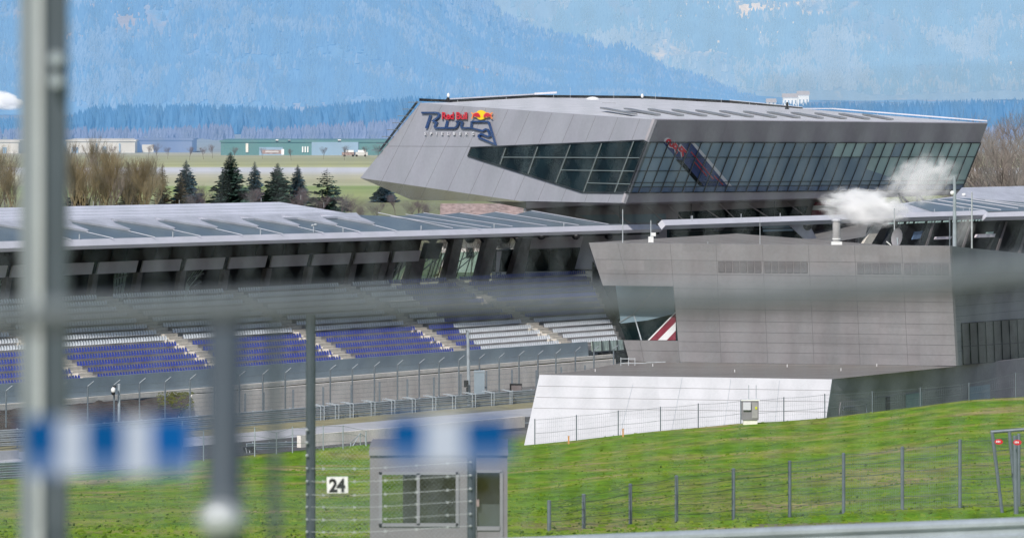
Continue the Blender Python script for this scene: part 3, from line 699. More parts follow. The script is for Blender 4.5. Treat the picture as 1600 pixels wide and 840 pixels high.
# right facade: slanted panes, mullions and rails
N = 33
def edge(t, ya, yb_):   # point of the parallelogram: t along (3D uniform), on rows ya (left) / yb (right)
    return None
TL, TR, BL, BR = RF.at(1010,222), RF.at(1532,223), RF.at(979.5,301), RF.at(1502.5,296)
def q3(s, t): return (TL.lerp(TR, s)).lerp(BL.lerp(BR, s), t)
T1, T2, T3, T4 = .30, .57, .80, .885
for k in range(N):
    s0, s1 = k/N, (k+1)/N
    green = k >= 18  # paler panes at the right carry a reflection in their colour
    mlow = M['glass_wing']
    for (ta, tb, which) in ((0, T1, 0), (T1, T3, 1), (T3, T4, 2)):
        mm = M['glass_wing']
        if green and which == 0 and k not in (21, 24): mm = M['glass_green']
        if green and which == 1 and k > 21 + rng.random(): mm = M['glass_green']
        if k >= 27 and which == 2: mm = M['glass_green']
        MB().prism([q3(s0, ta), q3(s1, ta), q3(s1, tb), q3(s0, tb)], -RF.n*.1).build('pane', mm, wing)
    MB().prism([q3(s0, T4), q3(s1, T4), q3(s1, 1), q3(s0, 1)], -RF.n*.1).build('pane', M['glass_spandrel'], wing)
# darker overlay gives the painted reflection its slanted lower left edge
slab('reflection_edge', RF, [(1290,243),(1392,277),(1385,286),(1282,286)], M['glass_wing'], wing, .03)
mm_ = MB()
for k in range(N+1):
    p, q = q3(k/N, 0) + RF.n*.06, q3(k/N, 1) + RF.n*.06; mm_.tube(p, q, .085, n=4)
mm_.build('mullion', M['mullion'], wing)
r_ = MB()
for t_, s1 in ((.0, 1), (T1, 1), (T3, 1), (T4, 1), (1, 1)): r_.tube(q3(0, t_) + RF.n*.07, q3(s1, t_) + RF.n*.07, .045 if 0 < t_ < 1 else .07, n=4)
r_.tube(q3(0, T2) + RF.n*.07, q3(.14, T2) + RF.n*.07, .045, n=4)
r_.build('mullion', M['mullion'], wing)
# corner strip of pale glass next to the left window
slab('corner_post', RF, [(1010,222),(1017,222),(986.5,301),(979.5,301)], M['mullion_light'], wing, .05)
# printed banner behind the slanted panes
zb = lambda x, y: (960 + x/6.667, 200 + y/6.667)
ban = slab('banner', RF, [zb(500,146),zb(826,146),zb(1225,605),zb(905,605),zb(640,310)], M['navy'], wing, .02, label='navy diagonal banner print with red lettering and white edge')
slab('stripe', RF, [zb(792,146),zb(828,146),zb(1225,605),zb(1180,605),zb(1000,390)], M['white_letter'], ban, .012, .02)
slab('stripe', RF, [zb(640,330),zb(700,330),zb(930,600),zb(885,600)], M['glass_dark'], ban, .012, .02)
slab('stripe', RF, [zb(780,330),zb(850,330),zb(1040,600),zb(940,600)], M['blue_logo'], ban, .012, .02)
bars(RF, [(*zb(800,250), *zb(1030,530)), (*zb(1040,500), *zb(1130,590)), (*zb(830,350), *zb(960,500))], .06, .035).build('stripe', M['red'], ban)
def text_on(pl, s, px, py, h, m, parent, name, off=.05, ext=.03, bold=0.0, wscale=1.0, rot=0.0, mirror=False, space=1.0, shear=0):
    """lettering standing on plane pl; px,py = lower left corner, h = cap height, in photo pixels"""
    cu = bpy.data.curves.new(name, 'FONT'); cu.body = s; cu.size = 1; cu.offset = bold; cu.space_character = space; cu.shear = shear; cu.resolution_u = 3
    ob = bpy.data.objects.new('tmp', cu); COL.objects.link(ob); bpy.context.view_layer.update()
    me = bpy.data.meshes.new_from_object(ob.evaluated_get(bpy.context.evaluated_depsgraph_get()))
    COL.objects.unlink(ob); bpy.data.objects.remove(ob)
    vs = [v.co.copy() for v in me.vertices]; fs = [tuple(p.vertices) for p in me.polygons]
    k = h / .70; ca, sa = math.cos(rot), math.sin(rot)
    wmax = max(v.x for v in vs)
    mb = MB(); out = []
    for v in vs:
        x = (wmax - v.x if mirror else v.x) * k * wscale; y = v.y * k
        out.append((px + x*ca - y*sa*-1*-1, py - (x*sa + y*ca)))
    pts = [pl.at(x, y, off + ext) for x, y in out]
    mb.add(pts, fs)
    mb.add([pl.at(x, y, off) for x, y in out], [])
    n = len(vs); ec = {}
    for f in fs:
        for i in range(len(f)):
            e = (f[i], f[(i+1) % len(f)]); ec[e] = 1
    for (i, j) in ec:
        if (j, i) not in ec: mb.f.append((i, j, j+n, i+n))
    bpy.data.meshes.remove(me); bpy.data.curves.remove(cu)
    return mb.build(name, m, parent)
for k, (lx, ly, ch, mir) in enumerate([(600,205,'S',True), (650,268,'R',True), (715,298,'R',True)]):
    x0, y0 = zb(lx-12, ly+3)
    text_on(RF, ch, x0-1.6, y0+1.2, 15.6, M['white_letter'], ban, 'letter', .02, .012, .05, .95, .72, mir)
    text_on(RF, ch, x0, y0, 13.2, M['sign_red_bright'], ban, 'letter', .034, .012, .04, .95, .72, mir)

# roof: shallow folded surface, parapet, skylight hoods, dome and masts
R0, R1, R2, R3, R4 = W(702,160,505), W(835,152.5,512), W(1003,154,516), W(1140,161,518), W(1254,172,516)
MB().add([C_, A, B, R4, R3, R2, R1, R0], [(0,1,7), (1,6,7), (1,5,6), (1,2,4,5), (2,3,4)]).build('roof', M['roof_wing'], wing)
pr = MB()
for p, q in ((W(655,158,503), R0), (R0, R1), (R1, R2), (R2, R3), (R3, R4)):
    pr.prism([p, q, q + V((0,0,.30)), p + V((0,0,.30))], V((0,.25,0)))
pr.build('parapet', M['black'], wing)
up = V((0,0,.31))
for p, q, h in ((R0, R1, .14), (R1, W(870,150.5,512), .22), (R4 - V((0,0,.2)), W(1300,175,513), .12), (W(1300,175,513), B + V((0,.4,-.1)), .14), (R3, R4, .05)):
    cp = MB().prism([p + up, q + up, q + up + V((0,0,h)), p + up + V((0,0,h))], V((0,.5,0))); cp.build('coping', M['fascia'], wing)
MB().add([R4, W(1300,175,512), W(1520,191,506), W(1370,186,503)], [(0,1,2,3)]).build('roof_gutter', M['galv_dark'], wing)
RP = Plane(A, B, R2)
for k in range(13):
    xr = 949 + (1386-949)*(k/12.0); x0 = xr - 36 + (k > 9)*4
    yr = lerp(178.5, 186.8, k/12.0); y0 = yr - 7.2
    if k == 0: continue
    e = RP.at(xr, yr, .06); s_ = RP.at(xr - 49 + 10*k/12, yr - 9.5 + 2.5*k/12, .06)
    ax = (s_ - e); wv = RP.n.cross(ax).normalized() * .75
    if wv.y < 0: wv = -wv
    hood = MB().prism([e, e + wv, e + wv + Z*.16, e + Z*.16], ax)
    hood.build('skylight', M['skylight'], wing)
MB().tube(W(852,157,507), W(872,158.5,507), .1, n=4).tube(W(941,161.5,500), W(962,162,500), .1, n=4).build('vent', M['skylight'], wing)
MB().ball(W(926,157.5,510), .85, .6, .45).build('roof_dome', M['white_paint'], wing, smooth=True)
for px, py, Y in ((700.5,150,504), (1003.5,151,515), (1230,164,510)):
    g = W(px, py+10, Y)
    o = MB().tube(g, W(px, py-3, Y), .045, n=6).build('beacon_mast', M['galv_dark'], wing)
    MB().ball(W(px-.5, py+6, Y), .22, .22, .28, 8, 6).build('beacon_base', M['black'], o)
    MB().ball(W(px, py-1, Y), .16, .16, .26, 8, 6).build('lamp', M['white_paint'] if px < 1200 else M['black'], o)
rd = MB()
for px, py, h, Y in ((715,160,6,503),(791,157,7,508),(865,154,9,510),(891,152,17,512),(959,154,12,512),(1024,154,11,513),(1127,160,8,512),(1171,163,6,510),(1371,180,5,505),(855,169,6,490),(902,166,7,495),(958,161,7,500),(1182,168,7,505)):
    rd.tube(W(px,py+2,Y), W(px,py-h+2,Y), .022, n=4)
rd.build('lightning_rod', M['galv_light'], wing)

# the sign on the left facade
zs = lambda x, y: (630 + x/8, 140 + y/8)
def stroke(pts, wpx, m, parent, name, off=.12, th=.16):
    """ribbon lettering: constant-width flat stroke standing off the facade"""
    q = [V((*zs(x, y), 0)) for x, y in pts]; n = len(q); L_, R_ = [], []
    for i in range(n):
        d0 = (q[i]-q[i-1]).normalized() if i > 0 else None
        d1 = (q[i+1]-q[i]).normalized() if i < n-1 else None
        if d0 is None: d0 = d1
        if d1 is None: d1 = d0
        n0, n1 = V((-d0.y, d0.x, 0)), V((-d1.y, d1.x, 0)); nn = n0 + n1
        nn = nn.normalized() if nn.length > .1 else n0
        k = wpx/2/max(.5, nn.dot(n1)); L_.append(q[i]+nn*k); R_.append(q[i]-nn*k)
    mb = MB()
    for i in range(n-1):
        quad = [L_[i], L_[i+1], R_[i+1], R_[i]]
        mb.prism([LF.at(p.x, p.y, off) for p in quad], LF.n*th)
    return mb.build(name, m, parent)
trk = [(240,294),(425,293),(448,298),(460,314),(452,345),(425,368),(385,395),(408,408),(428,415),(404,465),(412,480),(430,484),(655,484),(675,475),(690,445),(704,404)]
lg = stroke(trk, 2.7, M['blue_logo'], wing, 'sign_lettering')
stroke([(668,404),(735,404),(750,416),(735,462),(740,478),(755,484),(858,484),(1005,520),(1045,498),(1064,504),(1076,522),(1094,585),(1075,592),(985,560),(955,578),(952,594),(970,606),(1162,688),(1080,415),(1066,404),(880,404),(864,412),(861,482)], 2.5, M['blue_logo'], lg, 'lettering_tail')
stroke([(352,322),(297,490)], 2.9, M['blue_logo'], lg, 'lettering_stem')
stroke([(562,394),(540,482)], 2.6, M['blue_logo'], lg, 'lettering_stem')
x0, y0 = zs(478, 368)
text_on(LF, 'Red Bull', x0, y0, 10.6, M['red'], wing, 'sign_text', .10, .2, .03, .84, -.0, space=.95)
x0, y0 = zs(262, 569)
text_on(LF, 'SPIELBERG', x0, y0, 4.6, M['white_letter'], wing, 'sign_text', .10, .12, .01, .95, 0, space=3.0)
em = MB()
ring = [(985 + 62*math.cos(2*math.pi*i/28), 322 + 60*math.sin(2*math.pi*i/28)) for i in range(28)]
emb = slab('emblem', LF, [zs(*p) for p in ring], M['yellow'], wing, .15, .10)
bull = [(855,283),(872,292),(888,300),(905,288),(932,286),(952,297),(966,318),(972,342),(958,350),(940,345),(925,352),(905,345),(888,340),(876,352),(868,368),(853,364),(864,345),(872,328),(868,312),(857,298)]
inner = [(878,312),(905,297),(930,294),(948,304),(960,322),(964,338),(950,342),(938,334),(918,341),(902,332),(886,332),(876,346),(872,350),(878,328)]
for sgn in (1, -1):
    f = (lambda p: p) if sgn == 1 else (lambda p: (1970 - p[0] + 4, p[1] + 2))
    e1 = slab('bull', LF, [zs(*f(p)) for p in bull], M['orange'], emb, .07, .25)
    slab('bull', LF, [zs(*f(p)) for p in inner], M['red'], emb, .05, .33)

# ------------------------------------------------------------------ left stand: roof
stand = thing('grandstand', 'long covered grandstand with metal roof and tiered blue and grey seating', 'grandstand', (-10, 470, TRACKZ))
F0, F1 = P(0, 377, 440), P(1041, 349.5, 530)
FU = (F1 - F0).normalized(); D0 = P(0, 347.5, 447)
RPL = Plane(F0, F1, D0)
FM = F0 - FU*8; 
fas = Plane(F0, F1, F0 + NF*.6 - Z*.7)
# extend beyond the left frame edge
def fy(px): return 377 - 27.5*px/1041
slab('roof_edge', fas, [(-90, fy(-90)), (1036, fy(1036)), (1044, 352.5), (1036, 357.5), (300, fy(300)+9.6), (-90, fy(-90)+11.5)], M['fascia'], stand, -.5)
dy = lambda px: 347.5 - 12.5*px/534
roof_out = [(-90, fy(-90)), (1036, fy(1036)), (951, 350), (920, 345.5), (888, 338), (831, 328.5), (802, 336), (774, 331), (745, 336), (719, 332.2), (690, 335.5), (662, 332.5), (634, 337), (611, 337.5), (534, dy(534)), (-90, dy(-90))]
slab('roof', RPL, roof_out, M['roof_glass'], stand, -.25)
# folded metal triangles that run out into thin ribs
tips = [-30, 38, 105, 171, 239.5, 306.5, 371.5, 436, 497]
for i, t0 in enumerate(tips):
    t1 = tips[i+1] if i+1 < len(tips) else 556
    nx_ = (t1 - t0)
    px_e = t1 + 33*nx_/66; pe = (px_e, lerp(dy(t1), fy(px_e), .60))
    fe = (t0 + 137*nx_/66, fy(t0 + 137*nx_/66) - .3)
    o = slab('roof_fold', RPL, [(t0, dy(t0)+.6), (t1, dy(t1)+.4), (t1+8*nx_/66, lerp(dy(t1), fy(t1), .26)), pe, (pe[0]-2, pe[1]+.8)], M['roof_fold'], stand, .18, .02)
    bars(RPL, [(pe[0]-3, pe[1]+.2, *fe)], .04, .10).build('rib', M['roof_metal'], o)
bars(RPL, [(*z2(x0, y0+600), *z2(x1, y1+600)) for x0, y0, x1, y1 in [(170,96,520,168),(230,113,650,172),(300,104,700,165),(385,97,800,160),(555,97,960,157),(720,93,1110,154),(890,87,1250,150)]], .04, .06).build('rib', M['roof_metal'], stand)
# upper roof sheet
D1 = RPL.at(534, dy(534)); Tm = P(0, 324.5, 461)
UP = Plane(RPL.at(0, 347.5), D1, Tm)
slab('roof', UP, [(-90, dy(-90)), (560, 337.5), (534, 331.5), (437, 315.5), (-90, 326.3)], M['roof_metal'], stand, -.2)
bars(UP, [(-90, dy(-90)-.3, 545, dy(545)-.3)], .05, .05).build('seam', M['seam'], stand)
bars(UP, [(-90+0*k, lerp(dy(-90), 326.3, k/5), lerp(560, 437, k/5), lerp(336, 315.5, k/5)) for k in range(1, 5)], .025, .01).build('seam', M['galv_light'], stand)
rd = MB()
for px in (124, 270, 407, 658, 772, 881, 536):
    p = fas.at(px, fy(px)); rd.tube(p, p + V((0,0,.45)), .05, n=5)
for px, py in ((146,322),(280,320),(408,317),(470,312),(506,324)): 
    p = UP.at(px, py); rd.tube(p, p + V((0,0,.45)), .02, n=4)
rd.build('roof_post', M['galv_light'], stand)
o = MB().tube(fas.at(490, 363), fas.at(490, 351), .05, n=5).ball(fas.at(488.5, 352), .16, .16, .12, 8, 6).ball(fas.at(493, 351), .16, .16, .12, 8, 6).build('camera', M['galv_light'], stand)

# ------------------------------------------------------------------ left stand: terrace, steps, front wall
TREAD, RISE, NROW = 1.1, .5, 13
A0 = G0 - Z*.36
sL = (G1 - G0).length
def s_end(k): return s_at(A0 - NF*TREAD*k + Z*(RISE*k), 975 - 4.3*k)
S_BEG = -26
ter = MB()
for k in range(NROW):
    e = s_end(k); p = A0 + U*S_BEG - NF*TREAD*k + Z*RISE*k; q = A0 + U*e - NF*TREAD*k + Z*RISE*k
    ter.add([p - Z*RISE, q - Z*RISE, q, p, p - NF*TREAD, q - NF*TREAD], [(0,1,2,3), (3,2,5,4), (1, 2, 5)])
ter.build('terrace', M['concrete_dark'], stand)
AISLES = [s_at(G0, px) for px in (150, 362, 554, 727, 893)]
for s_ in AISLES:
    st, rs = MB(), MB()
    for k in range(NROW):
        b0 = A0 + U*s_ - NF*TREAD*k + Z*RISE*k
        st.prism([b0 - U*1.05 + Z*.004, b0 + U*1.05 + Z*.004, b0 + U*1.05 - NF*TREAD*.55 + Z*.004, b0 - U*1.05 - NF*TREAD*.55 + Z*.004], Z*.30)
        st.prism([b0 - U*1.05 - NF*TREAD*.56, b0 + U*1.05 - NF*TREAD*.56, b0 + U*1.05 - NF*TREAD*.995, b0 - U*1.05 - NF*TREAD*.995], Z*.5)
    st.build('stair', M['step'], stand)
fw = SPL(.18)
slab('front_wall', fw, [(-90,606),(918,533.5),(920,560),(-90,639)], M['front_wall'], stand, -.25)
slab('balustrade', fw, [(925,533),(974,530.5),(976,546),(926,549)], M['glass_screen'], stand, -.1)
bars(fw, [(926,533,927,552),(940,532,941,552),(952,531,953,552),(964,531,965,551),(974,530,976,549)], .08, .02).build('balustrade_post', M['dark'], stand)
slab('front_wall', fw, [(938,551),(982,548),(988,566),(940,566)], M['dark'], stand, -.3, -.1)

# dark end wall beside the last seats
eb = [A0 + U*(s_end(k)+.25) - NF*TREAD*k + Z*(RISE*k) for k in range(NROW)]
MB().prism([eb[0] - Z*1.2, eb[0] + Z*.5, eb[-1] + Z*1.6, eb[-1] - Z*7], U*.3).build('end_wall', M['dark'], stand)
# seats: a tipped-up shell with a shallow curved back
def seat_mesh():
    me = bpy.data.meshes.new('stadium_chair'); v, f = [], []
    prof = [(.16,.02),(.12,.06),(-.08,.03),(-.13,.08),(-.19,.30),(-.21,.42)]   # (towards the front, up)
    for a, b in prof:
        for j in range(5):
            t = (j-2)/2; dw = .165*(1 - (.22 if b > .4 else 0)*1) * t
            v.append((dw, -a + .045*(t*t)*(-1 if b > .05 else .0), b - (.05*t*t if b > .4 else 0)))
    for i in range(len(prof)-1):
        for j in range(4): f.append((i*5+j, i*5+j+1, (i+1)*5+j+1, (i+1)*5+j))
    me.from_pydata(v, [], f)
    for p in me.polygons: p.use_smooth = True
    return me, v, f
SM, SV, SF = seat_mesh(); SM.materials.append(M['seat_blue'])
SM2 = SM.copy(); SM2.materials.clear(); SM2.materials.append(M['seat_white'])
ang = math.atan2(u2.y, u2.x)
cands = []
PITCH = .415
for k in range(NROW):
    s_ = S_BEG + (k % 2)*.1; e = s_end(k) - .2
    while s_ < e:
        if all(abs(s_ - a_) > 1.25 for a_ in AISLES):
            pos = A0 + U*s_ - NF*(TREAD*k + .55) + Z*(RISE*k + .30)
            px, py = pix(pos)
            if -8 < px < 1000:
                blue = (px < 752 - 10.5*k) if k <= 4 else px > 695 - 12*(k-5)
                cands.append((pos.y, k, px, pos, blue))
        s_ += PITCH
cands.sort(key=lambda c: c[0])
WORD = ['lowest', 'second lowest', 'third lowest', 'fourth lowest', 'fifth lowest', 'sixth lowest', 'seventh lowest', 'eighth lowest']
nb = 0; rest = {True: MB(), False: MB()}
ca, sa = math.cos(ang), math.sin(ang)
for (_, k, px, pos, blue) in cands:
    if nb < 300 and k < 8 and not (20 < px < 112) and px < 310:
        o = bpy.data.objects.new('stadium_chair', SM if blue else SM2); COL.objects.link(o); o.location = pos; o.rotation_euler = (0, 0, ang)
        part_ = 'at the left picture edge' if px < 60 else 'right of the thick post'
        tag(o, '%s plastic chair in the %s stand row %s' % ('blue' if blue else 'grey white', WORD[k], part_), 'chair', '%s chairs in the %s row %s' % ('blue' if blue else 'grey white', WORD[k], part_))
        nb += 1
    else:
        mbx = rest[blue]; n0 = len(mbx.v)
        for (x, y, z) in SV: mbx.v.append(pos + V((x*ca - y*sa, x*sa + y*ca, z)))
        for f in SF: mbx.f.append(tuple(i + n0 for i in f))
tag(rest[True].build('blue_seating', M['seat_blue'], smooth=True, fix=False), 'massed rows of blue plastic seats filling most of the stand', 'seats', kind='stuff')
tag(rest[False].build('grey_seating', M['seat_white'], smooth=True, fix=False), 'massed rows of grey white plastic seats filling most of the stand', 'seats', kind='stuff')

# ------------------------------------------------------------------ left stand: columns, parapet panels, back of the concourse
fb = lambda px: 388 - 17*px/534                    # lower edge of the roof edge
BK, BW = SPL(-14.6), SPL(-18.5)
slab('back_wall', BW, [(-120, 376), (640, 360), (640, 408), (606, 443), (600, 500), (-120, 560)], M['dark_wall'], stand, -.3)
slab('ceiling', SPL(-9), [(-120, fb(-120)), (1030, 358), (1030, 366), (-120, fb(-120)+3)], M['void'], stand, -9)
cols = [-50, 18, 85, 153, 222, 290, 358, 424, 489, 555, 615]
slab('clerestory', BK, [(-120, fb(-120)+3), (660, fb(660)+3), (655, fb(655)+24), (-120, fb(-120)+26)], M['brown_glass'], stand, -.1)
ml = []
for i, c0 in enumerate(cols[:-1]):
    for q in (.33, .66):
        x = lerp(c0, cols[i+1], q); ml.append((x+2, fb(x)+4, x-3, fb(x)+24))
for sg_ in ml: bars(BK, [sg_], .10, .03).build('mullion', M['column_dark'], stand)
for i, c0 in enumerate(cols):
    c1 = cols[i+1] if i+1 < len(cols) else 664
    t_ = lambda x: fb(x) + lerp(27, 24, x/660.0); b_ = lambda x: fb(x) + lerp(46, 41, x/660.0)
    slab('parapet_panel', BK, [(c0+.5, t_(c0)), (c1-7.5, t_(c1)), (c1-12, b_(c1)), (c0-4, b_(c0))], M['panel_mid'], stand, .15, .1)
    h1 = fb(c0) + 1
    slab('column', BK, [(c0-7, h1), (c0+5, h1), (c0-13, h1+88), (c0-20, h1+88)], M['column'] if i > 8 else M['column_dark'], stand, .5, -.6)
    slab('column_foot', BK, [(c0-13.5, h1+43), (c0-5.5, h1+43), (c0-15, h1+100), (c0-23, h1+100)], M['column'], stand, .5, -.5)
    slab('floodlight', BK, [(c0-16, h1+1), (c0-3, h1), (c0-5, h1+8), (c0-11, h1+9)], M['void'], stand, .6, .1)
# glimpses of glazed stairs behind the seats
for pts in ([(178,428),(198,424),(190,470),(176,476)], [(302,424),(318,421),(296,448),(287,472),(291,440)], [(1,436),(12,432),(3,466),(-6,466)]):
    o = slab('glass_stair', BW, pts, M['glass_screen'], stand, .06, .05)
    (xa, ya), (xb, yb_), (xc, yc) = pts[0], pts[1], pts[2]
    bars(BW, [(xa, ya+8, xb, yb_+6), (xa, ya+22, xb-4, yb_+18), (xa, ya+36, xb-6, yb_+34)], .09, .14).build('rail', M['galv_light'], o)
    bars(BW, [(lerp(xa,xb,q), lerp(ya,yb_,q), lerp(pts[-1][0],xc,q), lerp(pts[-1][1],yc,q)) for q in (.25,.5,.75)], .06, .12).build('frame', M['dark'], o)
bars(SPL(-16), [(212,426,200,470),(214,426,203,472)], .06, 0).build('rail', M['step'], stand)
# the open bay
q5 = lambda x, y: (540 + x/5.25, 340 + y/5.25)
for pts in ([(845,175),(918,175),(840,565),(752,565)], [(1118,172),(1205,172),(1120,565),(1020,565)], [(1402,168),(1480,168),(1400,565),(1285,565)], [(505,335),(610,335),(550,590),(450,590)], [(255,345),(310,345),(285,440),(235,560),(200,560)]):
    slab('column', BK, [q5(*p) for p in pts], M['column'], stand, .7, -.6)
for pts in ([(640,205),(762,205),(722,337),(604,337)],):
    slab('wall_panel', BK, [q5(*p) for p in pts], M['column_dark'], stand, .6, -.4)
for pts in ([(905,282),(1108,278),(1040,500),(868,500)], [(735,290),(818,288),(735,490),(565,520),(600,340),(700,336)], [(432,354),(512,352),(430,540),(368,532)]):
    g = slab('glass_screen', SPL(-17), [q5(*p) for p in pts], M['screen_clear'], stand, .04)
    x0 = min(p[0] for p in pts); x1 = max(p[0] for p in pts); y0 = min(p[1] for p in pts); y1 = max(p[1] for p in pts)
    n = 3 if x1-x0 > 200 else 2
    sg = [(*q5(lerp(pts[0][0],pts[1][0],i/n), y0), *q5(lerp(pts[0][0],pts[1][0],i/n) - (y1-y0)*.32, y1)) for i in range(0, n+1)]
    bars(SPL(-17), sg, .07, .08).build('screen_bar_and_reflection', M['dark'], g)
    bars(SPL(-17), [(*q5(x0+30, lerp(y0,y1,.45)), *q5(x1-60, lerp(y0,y1,.05))), (*q5(x0+30, lerp(y0,y1,.75)), *q5(x1-80, lerp(y0,y1,.25)))], .05, .08).build('screen_bar_and_reflection', M['galv_light'], g)  # pale diagonal bars stand in for reflections in the glass
bars(BK, [(*q5(640,160), *q5(845,160)), (*q5(920,160), *q5(1120,160)), (*q5(1200,158), *q5(1400,156)), (*q5(820,165), *q5(850,205)), (*q5(1100,165), *q5(1130,200)), (*q5(1380,160), *q5(1405,195))], .12, -.2).build('roof_beam', M['dark'], stand)
for x in (715, 1020, 1310): MB().ball(BK.at(*q5(x, 170)), .55, .4, .5, 10, 6).build('floodlight', M['black'], stand)
# enclosed end block with dark glass over a pale wall
slab('end_block', SPL(-15.5), [(813,362),(990,356),(990,388),(926,386),(813,391)], M['panel_mid'], stand, -.3)
slab('end_window', SPL(-15.5), [(768,390),(990,384),(990,470),(768,426)], M['glass_dark'], stand, -.3)
slab('end_wall', SPL(-15.3), [(770,424.5),(930,423),(955,462),(770,462)], M['concrete_light'], stand, -.15)
bars(SPL(-15.2), [(824,391,824,424),(858,390,858,424),(893,389,893,424),(783,391,783,424)], .06, 0).build('window_frame', M['mullion'], stand)
slab('light_panel', SPL(-15.2), [(776,392),(783,392),(779,424),(774,424)], M['panel_mid'], stand, .05)
for x in (846, 900, 951): MB().ball(SPL(-9).at(x, 368.5), .45, .4, .4, 10, 6).build('floodlight', M['black'], stand)
o = slab('door_sign', BK, [(773.5,425),(790,425),(788,441),(773.5,441)], M['white_paint'], stand, .05, .2)
sq = slab('sign_plate', BK, [(774.8,425.2),(783,425.2),(783,433),(774.8,433)], M['navy'], o, .03, .26)
text_on(BK, 'K', 776.6, 432, 5.2, M['white_letter'], sq, 'letter', .30, .02, .03)
rl = MB(); rlp = SPL(-14.0)
rl = bars(rlp, [(560,446,930,439), (560,451,930,445), (100,478,560,452)], .03, 0)
for x in range(565, 930, 24): bars(rlp, [(x, 446-7*(x-560)/370, x, 458-7*(x-560)/370)], .03, 0, rl)
rl.build('railing', M['galv'], stand)
c = rlp.at(860, 443); t = thing('waste_bin', 'brown tub with yellow lid in front of the pale end wall', 'bin', c)
MB().tube(c - Z*.6, c + Z*.35, .38, .45, n=10).build('body', M['column'], t); MB().ball(c + Z*.4, .42, .4, .16).build('lid', M['lime'], t)
p = SPL(-16).at(682, 428.5)
tag(MB().prism([SPL(-16).at(x, y) for x, y in ((675,431),(685,426.5),(686,430),(680,432))], V((0,.1,0))).build_at('sunshade', M['lime'], p), 'small yellow green slanted panel behind the glass screens', 'panel')

# ------------------------------------------------------------------ right stand behind the tower block
rst = thing('grandstand', 'second covered stand right of the big building, dark under a thin pale roof edge', 'grandstand', (35, 500, TRACKZ))
H0, H1 = P(1041, 346.5, 466), P(1540, 333, 508)
rf = Plane(H0, H1, H0 + NF*.6 - Z*.7)
slab('roof_edge', rf, [(1034,343.5),(1540,328.5),(1544,332),(1540,335.5),(1040,352)], M['fascia'], rst, -.6)
rf2 = Plane(P(1541, 332, 507), P(1700, 326, 520), P(1541, 332, 507) + NF*.6 - Z*.7)
slab('roof_edge', rf2, [(1541,332),(1700,326),(1700,335),(1541,339)], M['fascia'], rst, -.6)
bk = vplane(P(1041, 360, 474), P(1540, 350, 516))
slab('back_wall', bk, [(1046,342),(1262,338),(1252,420),(1046,420)], M['glass_dark'], rst, -.3)
slab('end_wall', bk, [(1232,352),(1262,349),(1275,372),(1256,374)], M['panel_mid'], rst, .1, .1)
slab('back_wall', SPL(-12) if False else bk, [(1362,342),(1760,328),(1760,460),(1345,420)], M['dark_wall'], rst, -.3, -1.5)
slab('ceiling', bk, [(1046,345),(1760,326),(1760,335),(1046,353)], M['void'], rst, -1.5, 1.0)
slab('slanted_wall', bk, [(1362,352),(1375,352),(1356,384),(1343,384)], M['step'], rst, .3, .2)
for x in (1395, 1447, 1505, 1560, 1596, 1630, 1660):
    slab('column', bk, [(x-3, 346), (x+6, 345), (x-12, 400), (x-24, 400)], M['dark'], rst, .5, .1)
    slab('column_edge', bk, [(x+5, 346), (x+8, 346), (x-9, 400), (x-13, 400)], M['column'], rst, .5, .15)
sp = MB()
r2 = random.Random(9)
for k in range(46):
    x = lerp(1388, 1600, k/45 + r2.uniform(-.01,.01)); y = lerp(349, 341.5, (x-1388)/212.0)
    w_ = r2.uniform(1.2, 3.6); sp.prism([bk.at(x, y-1.4, 1.2), bk.at(x+w_, y-1.6, 1.2), bk.at(x+w_*.7, y+1.1, 1.2), bk.at(x-1, y+1.2, 1.2)], bk.n*.05)
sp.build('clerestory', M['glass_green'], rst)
bars(bk, [(1046,362,1250,356),(1187,344,1187,420),(1100,345,1100,420)], .06, .1).build('window_frame', M['mullion'], rst)
slab('interior_band', bk, [(1190,348),(1250,347),(1246,360),(1192,362)], M['glass_wing'], rst, .04, .05)
slab('shop_window', bk, [(1428,362),(1446,360),(1442,372),(1424,374)], M['glass_spandrel'], rst, .1, .3)
slab('counter', bk, [(1460,370),(1484,369),(1482,373),(1458,374)], M['panel_mid'], rst, .3, .3)
slab('counter', bk, [(1524,366),(1552,365),(1550,370),(1522,371)], M['panel_mid'], rst, .3, .3)
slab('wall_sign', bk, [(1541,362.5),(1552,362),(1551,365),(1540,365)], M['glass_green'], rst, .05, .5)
for x in (1125, 1262): MB().ball(bk.at(x, 352, 2), .45, .4, .5, 10, 6).build('floodlight', M['black'], rst)
# its roof, right of the building
rp = Plane(P(1320, 331, 505), P(1600, 326, 522), P(1500, 309, 522))
slab('roof', rp, [(1345,326),(1420,316),(1492,306.5),(1503,293),(1700,288),(1700,340),(1330,341)], M['roof_fold'], rst, -.2)
g6 = lambda x, y: (1240 + x/4.444, 260 + y/4.444)
slab('roof_glass', rp, [g6(795,262),g6(880,240),g6(1120,222),g6(1225,225),g6(1330,232),g6(1500,215),g6(1900,230),g6(1900,310),g6(1335,312),g6(960,314)], M['roof_glass'], rst, .04, .02)
slab('roof_fold', rp, [g6(1230,225),g6(1500,212),g6(1640,205),g6(1900,215),g6(1600,250)], M['roof_fold'], rst, .06, .05)
bars(rp, [(*g6(880,240), *g6(1330,305)), (*g6(1000,232), *g6(1440,300)), (*g6(1120,222), *g6(1560,290)), (*g6(1240,226), *g6(1640,282)), (*g6(1330,232), *g6(1700,275))], .05, .08).build('rib', M['fascia'], rst)
bars(vplane(P(1380,320,528), P(1470,320,535)), [(1358,308,1392,332),(1404,304,1416,330),(1436,306,1460,330),(1410,308,1435,332),(1433,306,1433,330)], .14, 0).build('strut', M['dark'], rst)
